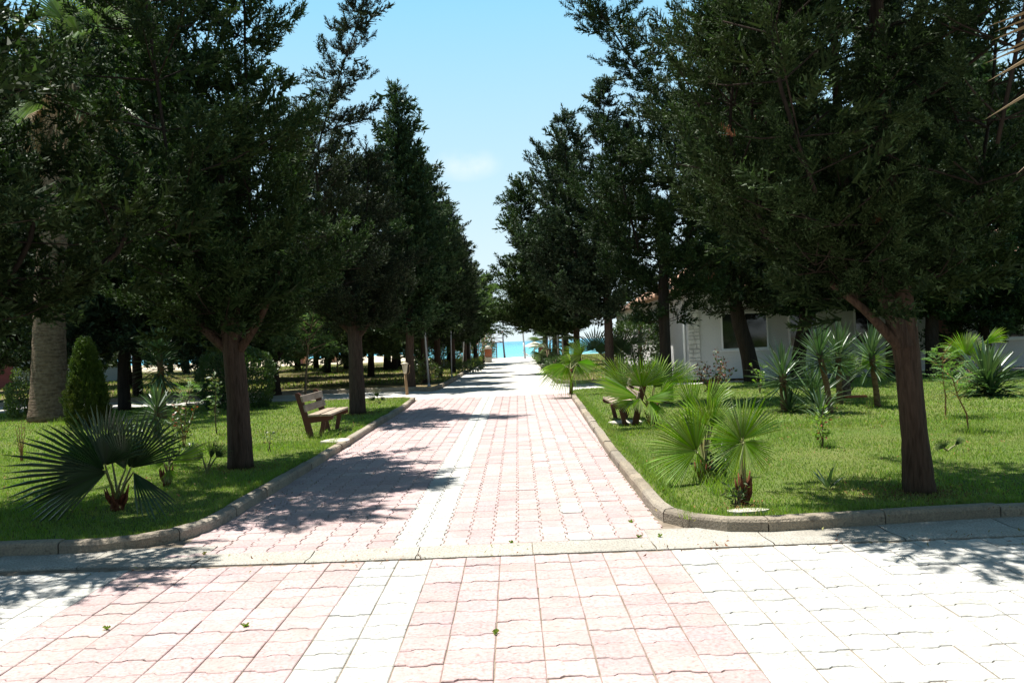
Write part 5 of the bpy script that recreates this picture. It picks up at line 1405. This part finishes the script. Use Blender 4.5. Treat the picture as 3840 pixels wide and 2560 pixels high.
pb = P(2005, 1335, 96)
pa = thing('beach_parasol', 'pale thatched beach parasol beyond the right gate pillar', 'parasol', (pb.x, 96, -.5))
b = MB(); b.tube([(0, 0, 0), (0, 0, 1.75)], .05, 8); b.build('pole', M['lampwood'], pa)
b = MB(); b.lathe([(1.35, 1.45), (1.30, 1.50), (.7, 1.78), (.1, 2.0)], 18); b.build('canopy', M['thatch'], pa)
pc = thing('sun_lounger', 'white plastic sun lounger on the beach below the parasol', 'lounger', (P(1998, 1335, 92).x, 92, -.28), R(20))
b = MB(); b.box((0, 0, .32), (1.5, .6, .06), None, 0, .02); b.build('seat', M['plastic'], pc)
b = MB(); b.box((-.85, 0, .52), (.6, .6, .05), Matrix.Rotation(R(40), 3, 'Y'), 0, .02); b.build('backrest', M['plastic'], pc)
for sx in (-.6, .6):
    for sy in (-.25, .25):
        b = MB(); b.box((sx, sy, .145), (.06, .05, .29)); b.build('leg', M['plastic'], pc)
for px, w_, lab in ((1130, 1.2, 'small brown beach cabin seen between the far left trunks, wider one'), (1245, .9, 'narrow brown beach cabin seen right of the wider one between far trunks')):
    q = P(px, 1372, 92)
    cb = thing('beach_cabin', lab, 'cabin', (q.x, 92, -.1), 0, 'brown beach cabins')
    b = MB(); b.box((0, 0, .75), (w_, 1.1, 1.5)); b.build('wall', M['cabin'], cb)
    b = MB(); b.box((0, 0, 1.54), (w_ + .25, 1.35, .08)); b.build('roof', M['slate'], cb)
    b = MB(); b.box((0, -.56, .62), (w_ * .5, .03, 1.2)); b.build('door', M['tower'], cb)

# flat stones on the grass, terracotta shards
for px, py, sx, sy, lab in ((2800, 1916, .2, .09, 'single flat pale stone in the grass at the right corner of the kerb'), (2345, 1582, .34, .3, 'flat paving slab before the right bench'), (1262, 1652, .26, .32, 'worn flat slab set in the grass before the left bench')):
    g = G(px, py, LZ)
    b = MB(); rg = random.Random(px)
    n_ = 9
    b.prism([(sx * math.cos(6.283 * i / n_) * rg.uniform(.8, 1.1), sy * math.sin(6.283 * i / n_) * rg.uniform(.8, 1.1)) for i in range(n_)], -.03, .012)
    b.build('flat_stone', M['slate'], loc=g, label=lab, category='stone', group='flat stones in the lawn')
g = G(3210, 1490, LZ)
b = MB(); b.box((0, 0, .02), (.5, .12, .05), Matrix.Rotation(R(8), 3, 'Z'), 0, .01); b.box((-.05, .16, .02), (.4, .10, .04), Matrix.Rotation(R(-5), 3, 'Z'), 0, .01)
b.build('terracotta_piece', M['rust'], loc=g, label='flat red terracotta piece lying in the grass by the yuccas', category='tile')

# weeds in the joints of the pavement
WD = 'small green weed growing in a pavement joint'
for i, (px, py, z_, lab) in enumerate(((400, 2360, 0, 'weed in the pink paving near the left edge, biggest one'), (920, 2350, 0, 'weed in a joint of the pink paving left of the white band'), (1860, 2375, 0, 'tiny weed in the middle of the pink paving'), (1917, 2037, 0, 'dark green weed where the walk meets the concrete channel, at its middle'),
                                  (2365, 1958, 0, 'tiny weed near the right kerb corner on the walk'), (2395, 2015, 0, 'low spreading weed by the right kerb corner'), (2475, 2012, 0, 'light green weed right at the curved right kerb'), (765, 2080, 0, 'dry tuft of grass at the left curve of the kerb'))):
    g = G(px, py, 0)
    n_ = 22; v = []
    rs = np.random.default_rng(900 + i)
    a = rs.uniform(0, 6.28, n_); l_ = rs.uniform(.008, .030, n_); h_ = rs.uniform(.006, .030, n_)
    b = MB()
    for j in range(n_):
        d = Vector((math.cos(a[j]), math.sin(a[j]), 0)); s = Vector((-d.y, d.x, 0)) * .0022
        b.add([-s, s, d * l_[j] * .6 + s * 1.3 + Vector((0, 0, h_[j])), d * l_[j] + Vector((0, 0, h_[j] * .8)), d * l_[j] * .6 - s * 1.3 + Vector((0, 0, h_[j]))], [(0, 1, 2, 3, 4)])
    b.build('weed', M['dry'] if i == 7 else M['grass'], loc=g, label=lab, category='weed', group='weeds in the pavement joints')

# ------------------------------------------------------------------ houses
def window(parent, x0, x1, z0, z1, y, bars=1, axis='x', sill=True):
    """recess + frame + panes; wall face at y (axis x) with the outside towards -y, or at x (axis y) outside -x"""
    def bx(b, a0, a1, d0, d1, q0, q1):
        if axis == 'x': b.box(((a0 + a1) / 2, (d0 + d1) / 2, (q0 + q1) / 2), (a1 - a0, d1 - d0, q1 - q0))
        else: b.box(((d0 + d1) / 2, (a0 + a1) / 2, (q0 + q1) / 2), (d1 - d0, a1 - a0, q1 - q0))
    f = MB(); t_ = .05
    bx(f, x0, x0 + t_, y - .012, y + .05, z0, z1); bx(f, x1 - t_, x1, y - .012, y + .05, z0, z1)
    bx(f, x0 + t_, x1 - t_, y - .012, y + .05, z1 - t_, z1); bx(f, x0 + t_, x1 - t_, y - .012, y + .05, z0, z0 + t_)
    for i in range(bars):
        c = x0 + (x1 - x0) * (i + 1) / (bars + 1)
        bx(f, c - .03, c + .03, y - .014, y + .045, z0 + t_ + .002, z1 - t_ - .002)
    o = f.build('window', M['frame_w'], parent)
    for i in range(bars + 1):
        a0 = x0 + (x1 - x0) * i / (bars + 1); a1 = x0 + (x1 - x0) * (i + 1) / (bars + 1)
        g_ = MB(); bx(g_, a0 + .035, a1 - .035, y + .008, y + .02, z0 + .03, z1 - .03); g_.build('pane', M['glass'], o)
    if sill:
        s_ = MB(); bx(s_, x0 - .06, x1 + .06, y - .07, y + .03, z0 - .05, z0 - .003); s_.build('sill', M['frame_w'], o)
    return o
HX, HY, HW, HD, HH = 6.02, 28.0, 22.0, 10.0, 3.05
hs = thing('white_house', 'low white house with a tiled roof behind the trees on the right', 'house', (0, 0, LZ - .02))
b = MB(); b.box((HX + HW / 2, HY + HD / 2, HH / 2), (HW, HD, HH)); b.build('wall', M['wall'], hs)
# stone corner pilaster of single courses
b = MB(); rg = random.Random(4)
z = 0.0
while z < HH - .05:
    h_ = rg.uniform(.10, .17)
    c1 = rg.uniform(.12, .3)
    for (a0, a1) in ((0, c1), (c1, .40)):
        b.box((HX + .0 + (a0 + a1) / 2, HY - .02 - rg.uniform(0, .012), z + h_ / 2), (a1 - a0 - .012, .07, h_ - .012), None, 0, .012)
    z += h_
b.build('stone_pilaster', M['stone'], hs)
for x0, x1, br in ((7.15, 8.75, 1), (9.45, 10.45, 1), (11.7, 12.5, 0), (16.9, 18.1, 1)):
    window(hs, x0, x1, .98, 2.25, HY - .04, br)
b = MB(); b.box((14.9, HY - .015, 1.05), (1.0, .05, 2.1)); dr_ = b.build('door', M['tower'], hs)
b = MB(); b.box((14.52, HY - .065, 1.0), (.03, .05, .14)); b.build('handle', M['metal'], dr_)
window(hs, 31.6, 32.6, 1.0, 2.2, HX - .04, 0, 'y')
b = MB(); b.tube([(HX - .06, HY + .35, 0), (HX - .06, HY + .35, HH)], .05, 8); b.build('downpipe', M['frame_w'], hs)
# roof with rows of rounded tiles
rf = MB()
ez, rz_, ov = HH, HH + 2.2, .55
y0, y1 = HY - ov, HY + HD / 2
rf.add([(HX - ov, y0, ez - .02), (HX + HW, y0, ez - .02), (HX + HW, y1, rz_), (HX + 3.0, y1, rz_), (HX - ov, HY + HD + ov, ez - .02), (HX + HW, HY + HD + ov, ez - .02),
        (HX - ov, y0, ez + .06), (HX + HW, y0, ez + .06), (HX + HW, y1, rz_ + .08), (HX + 3.0, y1, rz_ + .08), (HX - ov, HY + HD + ov, ez + .06), (HX + HW, HY + HD + ov, ez + .06)],
       [(6, 7, 8, 9), (6, 9, 10), (9, 8, 11, 10), (0, 1, 7, 6), (0, 6, 10, 4), (0, 4, 5, 1)])
rfo = rf.build('roof', M['tile'], hs)
tl = MB()
sl_ = math.atan2(rz_ - ez, y1 - y0)
ny = int((y1 - y0) / .34)
for j in range(ny):
    yy = y0 + j * .34
    xs0 = HX - ov + max(0, (yy - y0)) * (3.0 + ov) / (y1 - y0)
    i = 0
    while xs0 + .1 + i * .22 < HX + 14:
        x_ = xs0 + .1 + i * .22
        zc = ez + .065 + (yy - y0) * math.tan(sl_)
        pr_ = []
        for yy2, zz2, rr_ in ((yy - .03, zc, .085), (yy + .36, zc + .36 * math.tan(sl_), .075)):
            for a_ in (0, 60, 120, 180):
                pr_.append((x_ + rr_ * math.cos(R(a_)), yy2, zz2 + rr_ * .75 * math.sin(R(a_))))
        tl.add(pr_, [(0, 1, 5, 4), (1, 2, 6, 5), (2, 3, 7, 6), (0, 3, 2, 1)])
        i += 1
tl.build('roof_tiles', M['tile'], rfo, kind='stuff')
b = MB(); b.box((HX + HW / 2 - .2, HY - .30, HH - .10), (HW + .6, .5, .12)); b.build('eave', M['wall'], hs)
sheet('house_footpath', [(8, 26.35), (40, 26.6), (40, 27.4), (8, 27.2)], LZ + .0, M['concrete'])
# low annex farther back
an = thing('house_annex', 'far part of the white house with dark red woodwork and a white window', 'house', (0, 0, LZ - .02))
b = MB(); b.box((9.4, 45, 1.5), (6.2, 8, 3.0)); b.build('wall', M['wall'], an)
b = MB(); b.box((6.9, 40.97, 1.4), (1.1, .06, 2.6)); b.build('red_panel', M['redwood'], an)
window(an, 7.5, 8.3, 1.0, 2.3, 40.96, 1)
b = MB(); b.box((9.4, 45, 3.1), (7.0, 9, .2)); b.build('roof', M['tile'], an)
# pale building at far left
lb = thing('pale_building', 'pale low building at the far left edge behind bushes', 'house', (0, 0, LZ - .02))
b = MB(); b.box((-33.5, 52, 1.6), (13, 8, 3.2)); b.build('wall', M['wall'], lb)
b = MB(); b.box((-29.7, 47.97, 1.3), (.9, .06, 2.6)); b.build('door', M['redwood'], lb)
b = MB(); b.box((-33.5, 52, 3.3), (14, 9, .2)); b.build('roof', M['tile'], lb)
